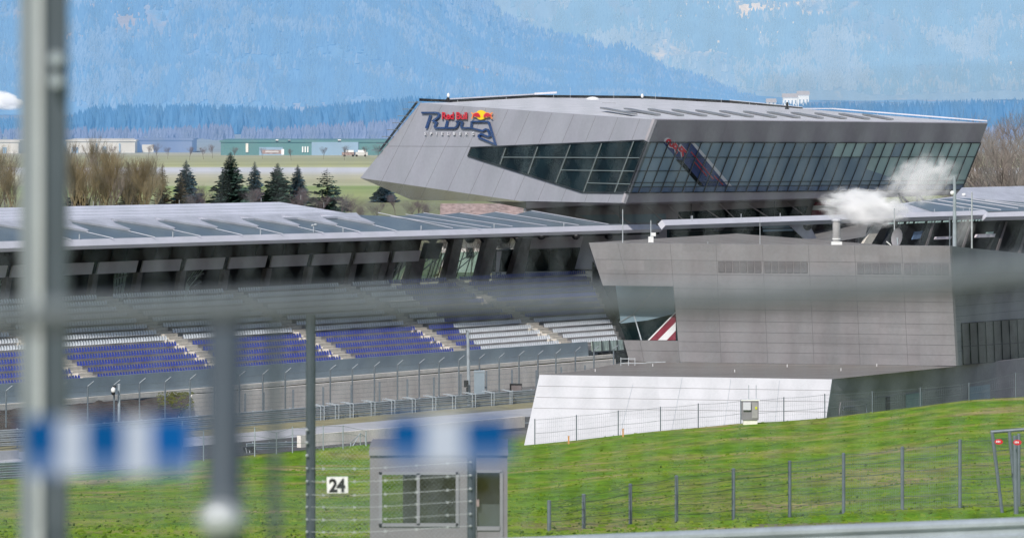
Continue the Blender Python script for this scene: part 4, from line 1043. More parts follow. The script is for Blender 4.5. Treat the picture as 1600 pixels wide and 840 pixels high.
rl = bars(rf, [(1460,331,1460,326.5),(1505,330,1505,325),(1515,330,1515,324),(1500,325,1518,324.5),(1490,312,1490,330),(1418,333,1418,324),(1082,345,1082,337),(1158,343,1158,334),(1080,337,1080,345),(1219,341,1219,333)], .035, 0)
rl.build('roof_post', M['galv_light'], rst)
for x, y in ((1488.5, 301), (1506, 304)):
    MB().ball(rp.at(x, y, .1), .22, .2, .16, 8, 6).build('roof_lamp', M['white_paint'], rst)
# grassy bank and hedge seen between the stands
gb = MB(); 
for i in range(13):
    for j in range(5):
        px = 1262 + i*10; Y = 522 + j*10; y = lerp(372, 352, i/12) - 7*j*.4
        gb.v.append(P(px, y + 14*(4-j)/4*.9, Y))
gb.f = [(j+5*i, j+1+5*i, j+6+5*i, j+5+5*i) for i in range(12) for j in range(4)]
tag(gb.build('grass_bank', M['ground'], smooth=True, fix=False), kind='structure')
c = P(1300, 360, 575); c.z = 2.5
t = thing('house', 'white walled house glimpsed under the right stand roof', 'house', c)
MB().box((c.x+.5, 578, 2.5), 8.5, 6, 8.0, base=True).build('wall', M['house_wall'], t)
MB().box((c.x+.5, 578, 10.5), 9.2, 6.6, .5, base=True).build('roof', M['tile'], t)
for dx in (-2.4, 1.2): MB().box((c.x+dx, 574.9, 7.2), 1.0, .2, 1.6, base=True).build('window', M['tile'], t)
for k, (px, yt) in enumerate([(1290, 340), (1335, 342), (1375, 345)]):
    copy_bare(sD, 'leafless shrub glimpsed between the stands under the right roof', px, yt, 560, k*1.2, zb=5, wide=1.3, group='leafless shrubs between the stands')
# red white red cloth panel between the big building and the right roof
fl = vplane(P(1270, 320, 560), P(1325, 320, 564)); c = fl.at(1290, 340)
t = thing('banner', 'red and white striped banner under the right end of the big building', 'banner', c)
slab('stripe', fl, [(1274,315.5),(1330,315.5),(1330,321),(1271,321)], M['darkred'], t, .1)
slab('stripe', fl, [(1271,321),(1330,321),(1330,328),(1269,328)], M['white_paint'], t, .1)
slab('stripe', fl, [(1269,328),(1330,328),(1330,340),(1266,340)], M['darkred'], t, .1)
# ------------------------------------------------------------------ steel tower block with its low annex
TP = vplane(P(920,379,445), P(1484,384,425)); PA = P(1484,384,425)
RS = vplane(P(1484,384,425), P(1600,398,450))
tower = thing('steel_building', 'tall grey brown metal clad block with louvre vents and a low white sloped annex', 'building', (25, 440, -3))
slab('facade', TP, [(920,379),(1484,384),(1494,571),(1062,565),(1052,447),(942,446)], M['steel_tower'], tower, -.4)
def q(pl, x, y, o=0): return pl.at(x, y, o)
rs_t = [(1484,384),(1760,412),(1760,545),(1494,571)]
slab('facade', RS, rs_t, M['steel_shade'], tower, -.4)
# roof cap and left reveal so that the block is solid
tl, tr = TP.at(920,379), TP.at(1484,384); rr = RS.at(1760,412)
MB().poly([tl, tr, rr, tl + V((14, 26, 0))]).build('roof', M['deck'], tower)
bl = TP.at(942,446); MB().poly([tl, bl, bl + V((12,22,0)), tl + V((14,26,0))]).build('side_wall', M['steel_shade'], tower)
MB().poly([bl, TP.at(1052,447), TP.at(1052,447) + V((4,14,0)), bl + V((12,22,0))]).build('soffit', M['steel_shade'], tower)
MB().poly([TP.at(1052,447), TP.at(1062,565), TP.at(1062,565) + V((4,14,0)), TP.at(1052,447) + V((4,14,0))]).build('side_wall', M['steel_shade'], tower)
ip = vplane(P(955,500,447.5), P(1060,500,443.8))
slab('window', ip, [(940,440),(1060,441),(1060,532),(978,531)], M['glass_dark'], tower, -.15)
slab('window_reflection_tint', ip, [(962,446),(1054,447),(1054,490),(1012,500),(970,505)], M['glass_wing'], tower, .02)
slab('facade', ip, [(976,531),(1062,532),(1064,567),(985,563)], M['steel_tower'], tower, .2)
bars(ip, [(968,503,990,490),(990,490,1027,449),(990,490,1002,531)], .07, .05).build('window_frame', M['galv'], tower)
bn = slab('banner', ip, [(1013,531),(1056,487),(1056,531)], M['darkred'], tower, .04, .03, label='red and white striped print behind the corner window')
slab('stripe', ip, [(1028,531),(1056,503),(1056,516),(1042,531)], M['white_letter'], bn, .02, .075)
slab('stripe', ip, [(1012,531),(1056,486),(1056,488.5),(1015,531)], M['white_letter'], bn, .02, .075)
# joints
sg = []
for x, dx in ((992, 26), (1065,0), (1118.7, 8), (1191, 8.5), (1263, 9), (1335, 9), (1408.7, 10)):
    yt = 379.6 + 5*(x-920)/564
    if x == 992: sg.append((965, yt, 982, 446)); continue
    if x == 1065: sg.append((1047, yt, 1062, 565)); continue
    sg.append((x, yt, x+dx, 565 + 6*(x-1062)/432))
for y in (405, 427): sg.append((930 + (y-405)*.3, y, 1487, y+6))
for y in (450, 466, 482, 500.5, 517.5, 533, 548.5): sg.append((1054 + (y-450)*.07, y, 1489+(y-450)*.05, y + 6.0))
bars(TP, sg, .018, 0).build('seam', M['seam'], tower)
sg = [(1488,462+k*16.5,1600,455+k*14.5) for k in range(-2, 7)] + [(1504,560,1502,388)]
bars(RS, [s_ for s_ in sg if s_[1] < 500] + [(1488,500,1503,499),(1489,518,1503,517),(1490,534,1503,533),(1491,550,1503,548)], .016, 0).build('seam', M['seam'], tower)
bars(ip, [(978,547,1060,548),(1000,532,1006,564)], .02, .2).build('seam', M['seam'], tower)
# louvre vents, six to a panel
for (x0, x1, yt) in ((1121.5,1190,408.5), (1193.5,1262.5,409), (1339,1408.5,411), (1412,1482.5,412)):
    for k in range(6):
        a, b = lerp(x0, x1, k/6) + .6, lerp(x0, x1, (k+1)/6) - .8
        y = yt + .5*k/6
        o = slab('vent', TP, [(a,y),(b,y),(b+.5,y+17),(a+.5,y+17)], M['vent'], tower, .03)
        bars(TP, [(a+.3, y+1.6+i*1.75, b, y+1.6+i*1.75) for i in range(9)], .035, .04).build('slat', M['steel_tower'], o)
# window of the right side
w_ = [(1502.5,505),(1760,486),(1760,545),(1505.5,570.5)]
w2 = [(1502.5,505),(1600,497.5),(1760,485),(1760,550),(1600,562),(1505.5,569)]
slab('window', RS, w2, M['glass_olive'], tower, .03)
sg = [(1502.5 + 12.4*k*1.0, 505 - .077*12.4*k, 1505 + 12.4*k*1.0, 569 - .075*12.4*k) for k in range(0, 12)] + [(1503,541,1760,524), (1502.5,505,1760,485), (1505.5,569,1760,550)]
bars(RS, sg, .05, .05).build('mullion', M['mullion'], tower)
# annex: deck, bright sloped front, dark right side
fa, fb_, fc, fd = P(843,585,411.5), P(1300,592,406.5), P(1290,700,400), P(816,705,402)
WF = Plane(fa, fb_, P(1290,655,403.2))
slab('front_slope', WF, [(843,585),(1300,592),(1284,700),(817,704)], M['sky_bright_steel'], tower, -.3)
dk = [fa, fb_, TP.at(1494,572), TP.at(1062,566), ip.at(985,564), P(900,580,424)]
MB().poly(dk).build('roof_deck', M['deck'], tower)
bars(WF, [(841,602.5,1298,609.5),(838,620,1296,627),(834,637,1294,643)], .022, .01).build('seam', M['steel_shade'], tower)
bars(WF, [(989,600,966,690),(1066,590,1046,690),(1142,592,1128,690),(1218,594,1208,690)], .018, .01).build('seam', M['galv'], tower)
SD = vplane(P(1300,592,406.5), P(1600,557,446))
SD = Plane(P(1300,592,406.5), P(1600,557,446), P(1290,655,405.5))
slab('side_wall', SD, [(1300,592),(1494,571.5),(1760,541),(1760,590),(1298,611)], M['steel_shade'], tower, -.3)
slab('side_wall', SD, [(1298,611),(1500,585),(1760,552),(1760,700),(1284,700)], M['steel_tower'], tower, -.3, -.03)
slab('recess', SD, [(1313,628),(1512,601),(1760,570),(1760,700),(1304,700)], M['steel_shade'], tower, .04, -.02)
slab('door', SD, [(1384,620),(1390,619),(1390,650),(1384,650)], M['dark'], tower, .05, .03)
slab('door', SD, [(1415,616),(1440,612),(1440,650),(1415,650)], M['front_wall'], tower, .05, .03)
slab('door', SD, [(1513,604),(1546,600),(1546,640),(1513,640)], M['front_wall'], tower, .05, .03)
bars(SD, [(1317,640,1340,640),(1318,637,1336,636),(1354,645,1354,630)], .05, .1).build('pipe', M['galv_dark'], tower)
rd = MB()
for px, py in ((1148,581),(1230,573),(1314,579),(1370,572),(1422,566),(930,580),(1020,572)):
    pz = Plane(fa, fb_, TP.at(1494,572)).at(px, py); rd.tube(pz, pz + Z*.22, .03, n=5)
rd.build('deck_vent', M['white_paint'], tower)
pl_ = vplane(P(965,575,436), P(1020,570,434))
t = thing('railing', 'short white railing at the back of the flat deck', 'railing', pl_.at(990, 575))
bars(pl_, [(970,560,992,560),(970,567,1010,567),(970,573,1000,573),(970,558,970,576),(982,558,982,575),(992,559,992,575),(1010,566,1040,565)], .04, 0).build('rail', M['galv_light'], t)

# things standing on or behind the tower roof
def on_tower(px, off=-3.0):
    return P(px, 379.6 + 5*(px-920)/564, lerp(445, 425, (px-920)/564) + .6)
c = on_tower(1307)
t = thing('flue', 'short pale metal flue pipe on the tower roof giving off steam', 'chimney', c)
MB().tube(c - Z*.1, P(1307,344,c.y), .33, n=12).build('pipe', M['concrete_dark'], t)
MB().tube(P(1307,345,c.y), P(1307,341.5,c.y), .42, n=12).build('cap', M['fascia'], t)
MB().tube(P(1307,372,c.y), P(1307,374,c.y), .37, n=12).build('collar', M['white_paint'], t)
MB().box(c, .9, .8, .3, base=True).build('base', M['white_paint'], t)
c = on_tower(1403); t = thing('satellite_dish', 'grey satellite dish seen edge on at the tower roof', 'satellite dish', c)
d = P(1402, 371, c.y); dm = MB()
ring0 = []
nv = V((-.85, -.5, .15)).normalized(); a1 = nv.orthogonal().normalized(); b1 = nv.cross(a1)
for j, (rr_, dp) in enumerate(((0.02,.22),(.45,.16),(.78,.05),(.95,-.05))):
    for i in range(16): ring0.append(d + (a1*math.cos(i*math.pi/8) + b1*math.sin(i*math.pi/8))*rr_*(.85) - nv*dp)
dm.add(ring0, [(j*16+i, j*16+(i+1) % 16, (j+1)*16+(i+1) % 16, (j+1)*16+i) for j in range(3) for i in range(16)])
dm.build('dish', M['steel_shade'], t, smooth=True); MB().tube(c - Z*.1, d, .07).build('mast', M['galv'], t); MB().tube(P(1385,377,c.y-.3), P(1392,383,c.y-.3), .05).build('feed_arm', M['white_paint'], t)
def mast(px, yt, yb, Y, r, label, m='galv_light', extra=None, cat='pole'):
    t = thing('mast' if cat == 'pole' else 'light_pole', label, cat, P(px, yb, Y))
    MB().tube(P(px, yb, Y), P(px, yt, Y), r, r*.75, n=8).build('pole', M[m], t)
    return t
t = mast(1491.5, 276, 388, 430, .17, 'thickest grey lamp pole rising beside the drifting steam', 'galv')
MB().ball(P(1488, 301.5, 430), .2, .2, .2, 8, 6).build('lamp', M['white_paint'], t); MB().tube(P(1484,384,430), P(1484,340,430), .05).build('conduit', M['galv_dark'], t)
mast(1518.5, 300, 388, 432, .08, 'slim grey pole right of the thick lamp pole')
mast(1397.5, 325, 382, 440, .06, 'slim grey pole beside the satellite dish')
mast(1187.5, 340, 381, 444, .03, 'thin lightning rod on the tower roof left of the vents')
mast(973, 327, 379, 448, .05, 'slim grey pole at the left end of the tower roof')
t = mast(1017, 344, 379, 447, .05, 'short pole with two white camera boxes on the tower roof')
MB().box(P(1017,374,446.8), .45, .4, .5).build('camera', M['white_paint'], t); MB().box(P(1021,366,446.8), .4, .4, .3).build('camera', M['white_paint'], t)
mast(1106, 377, 380, 446, .03, 'tiny rod stub on the tower roof edge')

# ------------------------------------------------------------------ strip in front of the stand: walls, soil slope, fences, guard rails
cw = SPL(.6)
fwb = lambda px: 632 - 76*px/925.0
wl_ = thing('retaining_wall', 'pale concrete retaining wall below the left stand', 'wall', cw.at(500, 610))
slab('coping', cw, [(-90, fwb(-90)-.5), (960, fwb(960)), (960, fwb(960)+5), (300, fwb(300)+7), (-90, fwb(-90)+10)], M['concrete_light'], wl_, -.4)
slab('moss_line', cw, [(290, fwb(290)+6.5), (960, fwb(960)+5), (960, fwb(960)+8.5), (290, fwb(290)+10.5)], M['moss'], wl_, -.4, -.03)
slab('wall', SPL(1.4), [(300, fwb(300)+9), (962, fwb(962)+7.5), (968, 700), (262, 700)], M['concrete'], wl_, -.4)
sp_ = [SPL(1.0).at(-90, fwb(-90)+9), SPL(1.0).at(306, fwb(306)+8), SPL(3.6).at(266, 664), SPL(3.6).at(-90, 700)]
n1, n2 = 40, 10; sm = MB()
for i in range(n1+1):
    for j in range(n2+1):
        a = sp_[0].lerp(sp_[1], i/n1); b = sp_[3].lerp(sp_[2], i/n1); p = a.lerp(b, j/n2); p += V((0,-.3,1))*rng.gauss(0,.07); sm.v.append(p)
sm.f = [(i*(n2+1)+j, (i+1)*(n2+1)+j, (i+1)*(n2+1)+j+1, i*(n2+1)+j+1) for i in range(n1) for j in range(n2)]
tag(sm.build('soil_slope', M['soil'], smooth=True, fix=False), kind='structure')
gp = MB(); gpl = Plane(sp_[0], sp_[1], sp_[2])
for k in range(900):
    x = rng.uniform(246, 302); y = rng.uniform(613, 640)
    if y > 640 - (x-246)*.42 and rng.random() < .8: continue
    if rng.random() > (x-236)/60: continue
    p = gpl.at(x, y, .03); h = rng.uniform(.06,.16); dx = rng.uniform(.05,.16)
    gp.add([p + V((-dx,0,0)), p + V((dx,0,0)), p + V((rng.uniform(-.1,.1),0,h))], [(0,1,2)])
M['dry_grass'] = mat('dry olive grass', (.10,.11,.03), .9, amt=.4, scale=.8, spec=.1)
tag(gp.build('grass_patch', M['dry_grass'], fix=False), 'olive grass patch at the right end of the brown soil slope', 'grass', kind='stuff')
# horizontal strips on the bowl floor
def strip(name, o0, o1, z, m, s0=-60, s1=135):
    p = G0; a = V((p.x, p.y, 0)); us = u2
    return tag(MB().poly([a + us*s0 + NF*o0 + Z*z, a + us*s1 + NF*o0 + Z*z, a + us*s1 + NF*o1 + Z*z, a + us*s0 + NF*o1 + Z*z]).build(name, m), kind='structure')
def fence(name, label, pl, tops, base_fn, m, r, wires, cat='fence', bend=None, off=0, wr=.018, mesh=None):
    c = pl.at(*base_fn(tops[0][0])); t = thing(name, label, cat, c)
    for px, y in tops:
        b = base_fn(px); p, q_ = pl.at(b[0], b[1], off), pl.at(px, y, off)
        q_ = V((p.x, p.y, q_.z)) if bend is None else q_
        mb = MB().tube(p, q_, r, n=6)
        if bend: mb.tube(q_, q_ + bend, r*.7, n=5)
        mb.build('post', M['galv_dark' if bend else m], t)
    for f in wires:
        wm = MB()
        for (x0, y0), (x1, y1) in zip(tops, tops[1:]):
            b0, b1 = base_fn(x0), base_fn(x1)
            wm.tube(pl.at(lerp(x0,b0[0],f), lerp(y0, b0[1], f), off), pl.at(lerp(x1,b1[0],f), lerp(y1, b1[1], f), off), wr, n=3, cap=False)
        wm.build('wire', M[m], t, fix=False)
    if mesh:
        me = MB(); st, rad = mesh
        for (x0, y0), (x1, y1) in zip(tops, tops[1:]):
            b0, b1 = base_fn(x0), base_fn(x1); p0, p1 = pl.at(b0[0], b0[1], off), pl.at(b1[0], b1[1], off); t0, t1 = pl.at(x0, y0, off), pl.at(x1, y1, off)
            n = max(1, int((p1-p0).length/st))
            for i in range(n):
                a, b = p0.lerp(p1, i/n), t0.lerp(t1, i/n); d = (p1-p0).normalized()*rad
                me.add([a-d, a+d, b+d, b-d], [(0,1,2,3)])
        me.build('mesh', M[m], t, fix=False)
    return t
# catch fence with bent tops
tf = [(-30,612),(9.5,610),(52,608),(95,605),(137,603),(178,601),(218,598),(258,596),(297,592),(335,589),(374,587),(410.5,584.5),(445.7,582),(482,579.5),(516,577),(550.5,575.5),(585,572),(621,569.5),(655,567.5),(686,565),(717,562),(749,560),(780,558.5),(811,555),(840.6,554),(868.6,552),(899,548.6),(928,547),(958.7,545)]
fp = SPL(4.6)
def fb2(px): return (px, 668 - 54*px/958.0)
fence('catch_fence', 'tall wire catch fence with bent post tops in front of the stand wall', fp, tf, fb2, 'galv', .075, [.02,.15,.28,.4,.52,.63,.74,.85], bend=U*.9*.45 + Z*.42 + NF*.35, wr=.014, mesh=(.14,.0022))
st_ = thing('bollard_row', 'row of short dark square posts along the pale retaining wall', 'posts', SPL(3).at(505, 630))
for x, y0 in ((383,614),(412,612),(458,608),(505,604),(549,601),(593,596),(636.5,592),(678,589),(720,584),(760,579),(800,577),(838,578),(877,573),(914,570)):
    MB().tube(SPL(3).at(x, 668-54*x/958.0), SPL(3).at(x, y0), .13, n=4).build('post', M['galv_dark'], st_)
# guard rails
def guard_rail(name, label, pl, x0, x1, ytop, nrail, step, h, posts, m='galv', side=.12, ymode=None, braces=None, pm=None):
    t = thing(name, label, 'guard rail', pl.at(x0, ytop(x0)+step*nrail))
    for k in range(nrail):
        a, b = pl.at(x0, ytop(x0)), pl.at(x1, ytop(x1)); dz = -k*step
        n_ = pl.n
        prof = [(0,0),(side*.6,-h*.12),(side*.6,-h*.3),(side*.15,-h*.42),(side*.15,-h*.58),(side*.6,-h*.7),(side*.6,-h*.88),(0,-h),(-.03,-h),(-.03,0)]
        MB().sweep(prof, a + Z*dz, b + Z*dz, n_, Z).build('rail', M[m], t)
    pmb = []
    for x in posts:
        a = pl.at(x, ytop(x), -.1); g = a - Z*(step*nrail + .35)
        MB().tube(g, a + Z*.08, .06, n=4).build('post', M[pm or m], t)
    return t
gy = lambda x: 673 - 65*(x+0.0)/834.0
Q0, Q1 = P(141, 662, 428), P(834, 608, 477.2)
GD = V((Q1.x-Q0.x, Q1.y-Q0.y, 0)).normalized(); NG = V((GD.y, -GD.x, 0))
def GPL(o): return vplane(Q0 + NG*o, Q0 + NG*o + GD)
def strip(name, o0, o1, z, m, s0=-60, s1=125):
    a = V((Q0.x, Q0.y, z))
    return tag(MB().poly([a + GD*s0 + NG*o0, a + GD*s1 + NG*o0, a + GD*s1 + NG*o1, a + GD*s0 + NG*o1]).build(name, m), kind='structure')
strip('verge', -5.5, 5.0, TRACKZ+.02, M['olive']); strip('run_off', 5.0, 12.0, TRACKZ+.024, M['runoff']); strip('track', 12.0, 22.0, TRACKZ+.02, M['asphalt'])
g1 = guard_rail('guard_rail', 'long four rail steel barrier running along the track below the stand', GPL(0), -60, 836, gy, 4, .33, .27, range(-40, 840, 29))
for x in (501,506.5,524,529.5,547,552,580,586,612,617,644,649,676,681,707,712,738,743,768,772,797,800):
    fr_ = MB(); a = GPL(.4).at(x, gy(x)); fr_.tube(a, V((a.x, a.y, TRACKZ)), .045, n=4); fr_.tube(a, a - NG*.9 + Z*.15 - GD*.25, .04, n=4); fr_.build('brace', M['galv'], g1)
gy2 = lambda x: 632.5 - 24.5*(x-535)/299.0 + 0*x
# lower barriers and the pile of spare rails left of the booth
gl = lambda x: 700 - 40*(x-360)/460.0
g2 = guard_rail('guard_rail', 'stack of lower steel barrier rails left of the booth, above the grass', GPL(19), 385, 556, lambda x: 692 - .035*(x-385), 4, .34, .26, range(395, 560, 26), 'galv')
g3 = guard_rail('guard_rail', 'pale three rail barrier at the left edge of the photo', GPL(2), -60, 62, lambda x: 671 - .045*x, 4, .36, .27, (-30, 27, 58), 'galv_light', pm='galv')
g4 = guard_rail('guard_rail', 'low grey barrier between the thick post and the blue banner', GPL(24), -60, 215, lambda x: 722 - .05*x, 5, .36, .28, (8, 60, 110, 145, 178, 208), 'galv')
g5 = guard_rail('guard_rail', 'short steel barrier right of the booth beside the white slope', GPL(17), 745, 832, lambda x: 665 - .07*(x-745), 5, .34, .26, (752, 784, 818), 'galv')
# concrete block walls below the barrier
wb = thing('concrete_wall', 'stained pale concrete wall below the barrier left of the booth', 'wall', GPL(20).at(560, 700))
slab('wall', GPL(20), [(470,680),(600,669),(820,650),(820,700),(640,722),(470,730)], M['concrete'], wb, -.4)
wc = thing('concrete_wall', 'low white concrete kerb wall at the left edge', 'wall', GPL(10).at(10, 720))
slab('wall', GPL(10), [(-60,707),(30,703),(30,722),(-60,728)], M['runoff'], wc, -.4)
fence('wire_fence', 'thin wire fence with grey posts along the top of the grass left of the booth', GPL(23), [(200,662),(240,660),(285,657),(318,672),(362,668),(398,667),(432,675),(457,666),(482,668),(505,664),(536,664),(572,672)], lambda px: (px, 737 - .055*(px-110)), 'galv', .05, [.02,.25,.5,.75], wr=.016)
gate = fence('gate', 'grey tubular gate with a diagonal brace left of the booth', GPL(22), [(548,690),(563,676),(571,680)], lambda px: (px, 718), 'galv', .05, [.03,.9], wr=.03, cat='gate')
bars(GPL(22), [(540,716,562,677)], .04, 0).build('brace', M['galv'], gate)
# tyre and small clutter by the pile
c = GPL(20).at(390, 722)
t = thing('machine_box', 'dark open box with pale struts at the left end of the rail stack', 'box', c)
MB().box(GPL(20).at(390, 710), 1.0, .6, 1.3).build('body', M['black'], t); bars(GPL(20), [(384,699,389,720),(390,703,391,720)], .05, .5).build('strut', M['galv_light'], t)
t = thing('debris_pile', 'heap of pale broken concrete pieces at the foot of the rail stack', 'rubble', GPL(20).at(520, 716)); t['kind'] = 'stuff'
for k in range(9): MB().box(GPL(20).at(490+k*6+rng.uniform(-2,2), 714.5+rng.uniform(-1.5,2)), rng.uniform(.2,.6), .3, rng.uniform(.12,.3), rng.uniform(0,3)).build('chunk', M['concrete_light'], t)
# poles, cabinet, monitor, camera
pp = GPL(-1.5)
t = thing('light_pole', 'tall grey pole with a black box standing at the barrier in front of the stand', 'pole', pp.at(732.5, 622))
MB().tube(pp.at(733, 640), pp.at(731, 517), .17, .14, n=10).build('pole', M['galv'], t); MB().box(pp.at(728.5, 599, .3), .42, .3, .62).build('box', M['black'], t)
MB().tube(pp.at(731, 517.5), pp.at(727, 515), .06).build('bracket', M['galv_light'], t); MB().tube(pp.at(730, 605, .3), pp.at(730, 622, .3), .1).build('conduit', M['black'], t)
t = thing('cabinet', 'tall grey electrical cabinet behind the barrier right of the tall pole', 'cabinet', SPL(6).at(749, 614))
MB().box(SPL(6).at(749, 597), 1.0, .5, 2.3).build('body', M['front_wall'], t); MB().box(SPL(6).at(749, 580), 1.1, .6, .1).build('lid', M['galv'], t); MB().box(SPL(6).at(757, 605), .5, .5, .12).build('bracket', M['galv'], t)
c = GPL(-1).at(806, 614); t = thing('monitor', 'dark brown boxed display standing behind the barrier beside the white slope', 'monitor', c)
MB().box(GPL(-1).at(806, 607), 1.15, .35, .95).build('case', M['black'], t); MB().box(GPL(-1).at(807, 608, .25), .95, .05, .75).build('screen', M['column'], t); MB().tube(GPL(-1).at(806, 614), GPL(-1).at(806, 622), .05).build('post', M['galv'], t)
t = thing('camera_mast', 'white dome camera on a thin dark post at the soil slope', 'camera', pp.at(178.5, 662))
MB().tube(pp.at(178.5, 665), pp.at(178.5, 614), .07).build('post', M['galv_dark'], t)
MB().ball(pp.at(177, 609, .2), .2, .2, .26, 10, 8).build('housing', M['white_paint'], t, smooth=True); MB().ball(pp.at(177, 613.5, .2), .17, .17, .18, 10, 8).build('dome', M['black'], t, smooth=True); MB().box(pp.at(179, 603.5, .2), .28, .3, .12).build('hood', M['black'], t)
t = thing('post', 'plain grey round post beside the dome camera', 'post', pp.at(186, 664)); MB().tube(pp.at(186, 668), pp.at(186, 600), .12, n=10).build('shaft', M['galv'], t)
MB().tube(pp.at(186, 600.5), pp.at(186, 599.2), .13, n=10).build('cap', M['galv_light'], t)

# ------------------------------------------------------------------ crest of the grass slope: fence, cabinet, stakes
def gpt(px, Y):
    X = (px-800)/FPX*Y; return V((X, Y, ground_z(X, Y)))
def slope_fence(name, label, lst, Y, r, wires, m='galv', mesh=None, wr=.012, cat='fence'):
    pts = []
    for px, y, yy in lst:
        Yc = yy or Y; b = gpt(px, Yc); pts.append((b - Z*.25, P(px, y, Yc)))
    t = thing(name, label, cat, pts[0][0])
    for b, tp in pts:
        o = MB().tube(b, tp, r, n=8).build('post', M[m], t); MB().ball(tp, r*1.1, r*1.1, r*.5, 8, 4).build('cap', M[m], o)
    for f in wires:
        wm = MB()
        for (b0, t0), (b1, t1) in zip(pts, pts[1:]):
            n = 5; pr_ = None
            for i in range(n+1):
                p = (t0.lerp(b0, f)).lerp(t1.lerp(b1, f), i/n) - Z*.05*math.sin(math.pi*i/n)
                if pr_: wm.tube(pr_, p, wr, n=3, cap=False)
                pr_ = p
        wm.build('wire', M[m], t, fix=False)
    if mesh:
        me = MB(); stp, rad = mesh
        for (b0, t0), (b1, t1) in zip(pts, pts[1:]):
            n = max(1, int((b1-b0).length/stp)); d = (b1-b0).normalized()*rad
            for i in range(n):
                a, b = b0.lerp(b1, i/n), t0.lerp(t1, i/n); me.add([a-d, a+d, b+d, b-d], [(0,1,2,3)])
            h = (t0-b0).length; m_ = int(h/stp/2)
            for i in range(m_):
                f = i/m_; a, b = b0.lerp(t0, f), b1.lerp(t1, f); e = Z*rad*.8; me.add([a-e, b-e, b+e, a+e], [(0,1,2,3)])
        me.build('mesh', M[m], t, fix=False)
    return t
slope_fence('wire_fence', 'low wire fence with thin posts along the crest in front of the white slope', [(835.7,654,0),(900.7,648,0),(966,641,0),(1032,635,0),(1091,630,0),(1157.5,625,0),(1224.7,620,0),(1288.7,615,0),(1363,611,0),(1438,605,0),(1514,598,0),(1587,582,0),(1660,577,0)], 397.5, .045, [.03,.5,.93], 'galv_dark', (.16,.004))
Yk = 395; c = gpt(1172, Yk)
t = thing('cabinet', 'weathered grey electrical cabinet with two thin rods on the grass crest', 'cabinet', c)
sc = Yk/FPX
MB().box(c + V((0,0,-.2)), 22*sc, .8, .2+4*sc*2, base=True).build('base', M['concrete'], t)
MB().box(c + V((0,0,.35)), 26*sc, .95, 30*sc, base=True).build('body', M['booth'], t)
MB().box(c + V((0,0,.35+30*sc)), 29*sc, 1.1, 2*sc, base=True).build('lid', M['white_paint'], t)
MB().box(c + V((-5.5*sc,-.55,.35+16*sc)), 12*sc, .25, 12*sc, base=True).build('hatch', M['fascia'], t)
MB().box(c + V((7*sc,-.5,.35+3*sc)), 9*sc, .06, 25*sc, base=True).build('door', M['concrete_dark'], t)
for dx in (-2, 9.5): MB().tube(c + V((dx*sc,0,1.5)), c + V((dx*sc,0,.35+54*sc)), .025, n=5).build('rod', M['galv'], t)
MB().box(c + V((9*sc,-.56,.35+17*sc)), 3*sc, .03, 4*sc, base=True).build('label_plate', M['lime'], t)
for px, y0, lab in ((888.5,684,'orange wooden stake in the grass under the white slope, left one'), (973.5,677,'orange wooden stake in the grass under the white slope, right one')):
    c = gpt(px, 385); tag(MB().box(c - Z*.2, .12, .1, .75, base=True).box(c + Z*.56, .15, .13, .05, base=True).build_at('stake', M['wood'], c), lab, 'stake')

# ------------------------------------------------------------------ fence across the slope on the right, gate frame with red signs
slope_fence('wire_fence', 'tall mesh fence with round grey posts across the grass slope at right', [(858,782,152),(912,772,156),(985,756,161),(1057,743,167),(1146,732,172),(1234,720,175),(1318,708,176),(1410,698,176),(1500,687,176),(1592,678,177),(1680,670,178)], 178, .06, [.02,.17,.34,.52,.70,.88], 'galv_dark', (.06,.0042), wr=.010)
Yg = 172; b0 = gpt(1567, Yg); c = b0
t = thing('metal_gate', 'leaning grey tubular gate frame at the right edge behind the fence', 'gate', c)
gf = MB()
gf.tube(b0 - Z*.2, P(1550,674,Yg), .06, n=8); gf.tube(P(1548,674.5,Yg), P(1680,664,Yg), .06, n=8); gf.build('frame', M['galv_dark'], t)
MB().tube(gpt(1590, Yg) - Z*.2, P(1577,673,Yg), .06, n=8).build('post', M['galv_dark'], t)
MB().tube(gpt(1588, Yg-1) - Z*.2, P(1586,680,Yg-1), .08, n=8).build('post', M['galv_dark'], t)
for px, py, lab in ((1560.5,689.5,'red oval sign with pale writing hanging left in the gate frame'), (1589.5,690.5,'red oval sign with pale writing on the gate post at the right edge')):
    Ys = Yg - 1.4; vp = vplane(P(px, py, Ys), P(px+10, py, Ys))
    s_ = slab('sign', vp, [(px + 6.6*math.cos(i*math.pi/10), py + 4.2*math.sin(i*math.pi/10)) for i in range(20)], M['red'], None, .03)
    o = s_; tag(o, lab, 'sign')
    slab('lettering', vp, [(px-4,py-1.6),(px-2.5,py-1.8),(px-2.6,py+1.2),(px-4,py+1.4)], M['white_letter'], o, .012, .032)
    slab('lettering', vp, [(px-1.6,py-1.8),(px+.2,py-1.7),(px+.1,py+1.3),(px-1.6,py+1.3)], M['white_letter'], o, .012, .032)
    slab('lettering', vp, [(px+1.0,py-1.5),(px+2.4,py-1.4),(px+2.3,py+1.2),(px+1.0,py+1.2)], M['white_letter'], o, .012, .032)
# dry earth strip behind the guard rail at the right
em_ = MB()
for i in range(21):
    for j in range(4):
        px = 1180 + 24*i; Y = [120, 135, 150, 162][j] ; X = (px-800)/FPX*Y; em_.v.append(V((X, Y, ground_z(X, Y) + .03)))
em_.f = [(4*i+j, 4*i+4+j, 4*i+5+j, 4*i+1+j) for i in range(20) for j in range(3)]
M['earth'] = mat('dry pale earth with weeds', (.25,.19,.12), .95, amt=.3, scale=.7, c2=(.16,.19,.05), fine=.2)
tag(em_.build('earth_path', M['earth'], smooth=True, fix=False), kind='structure')

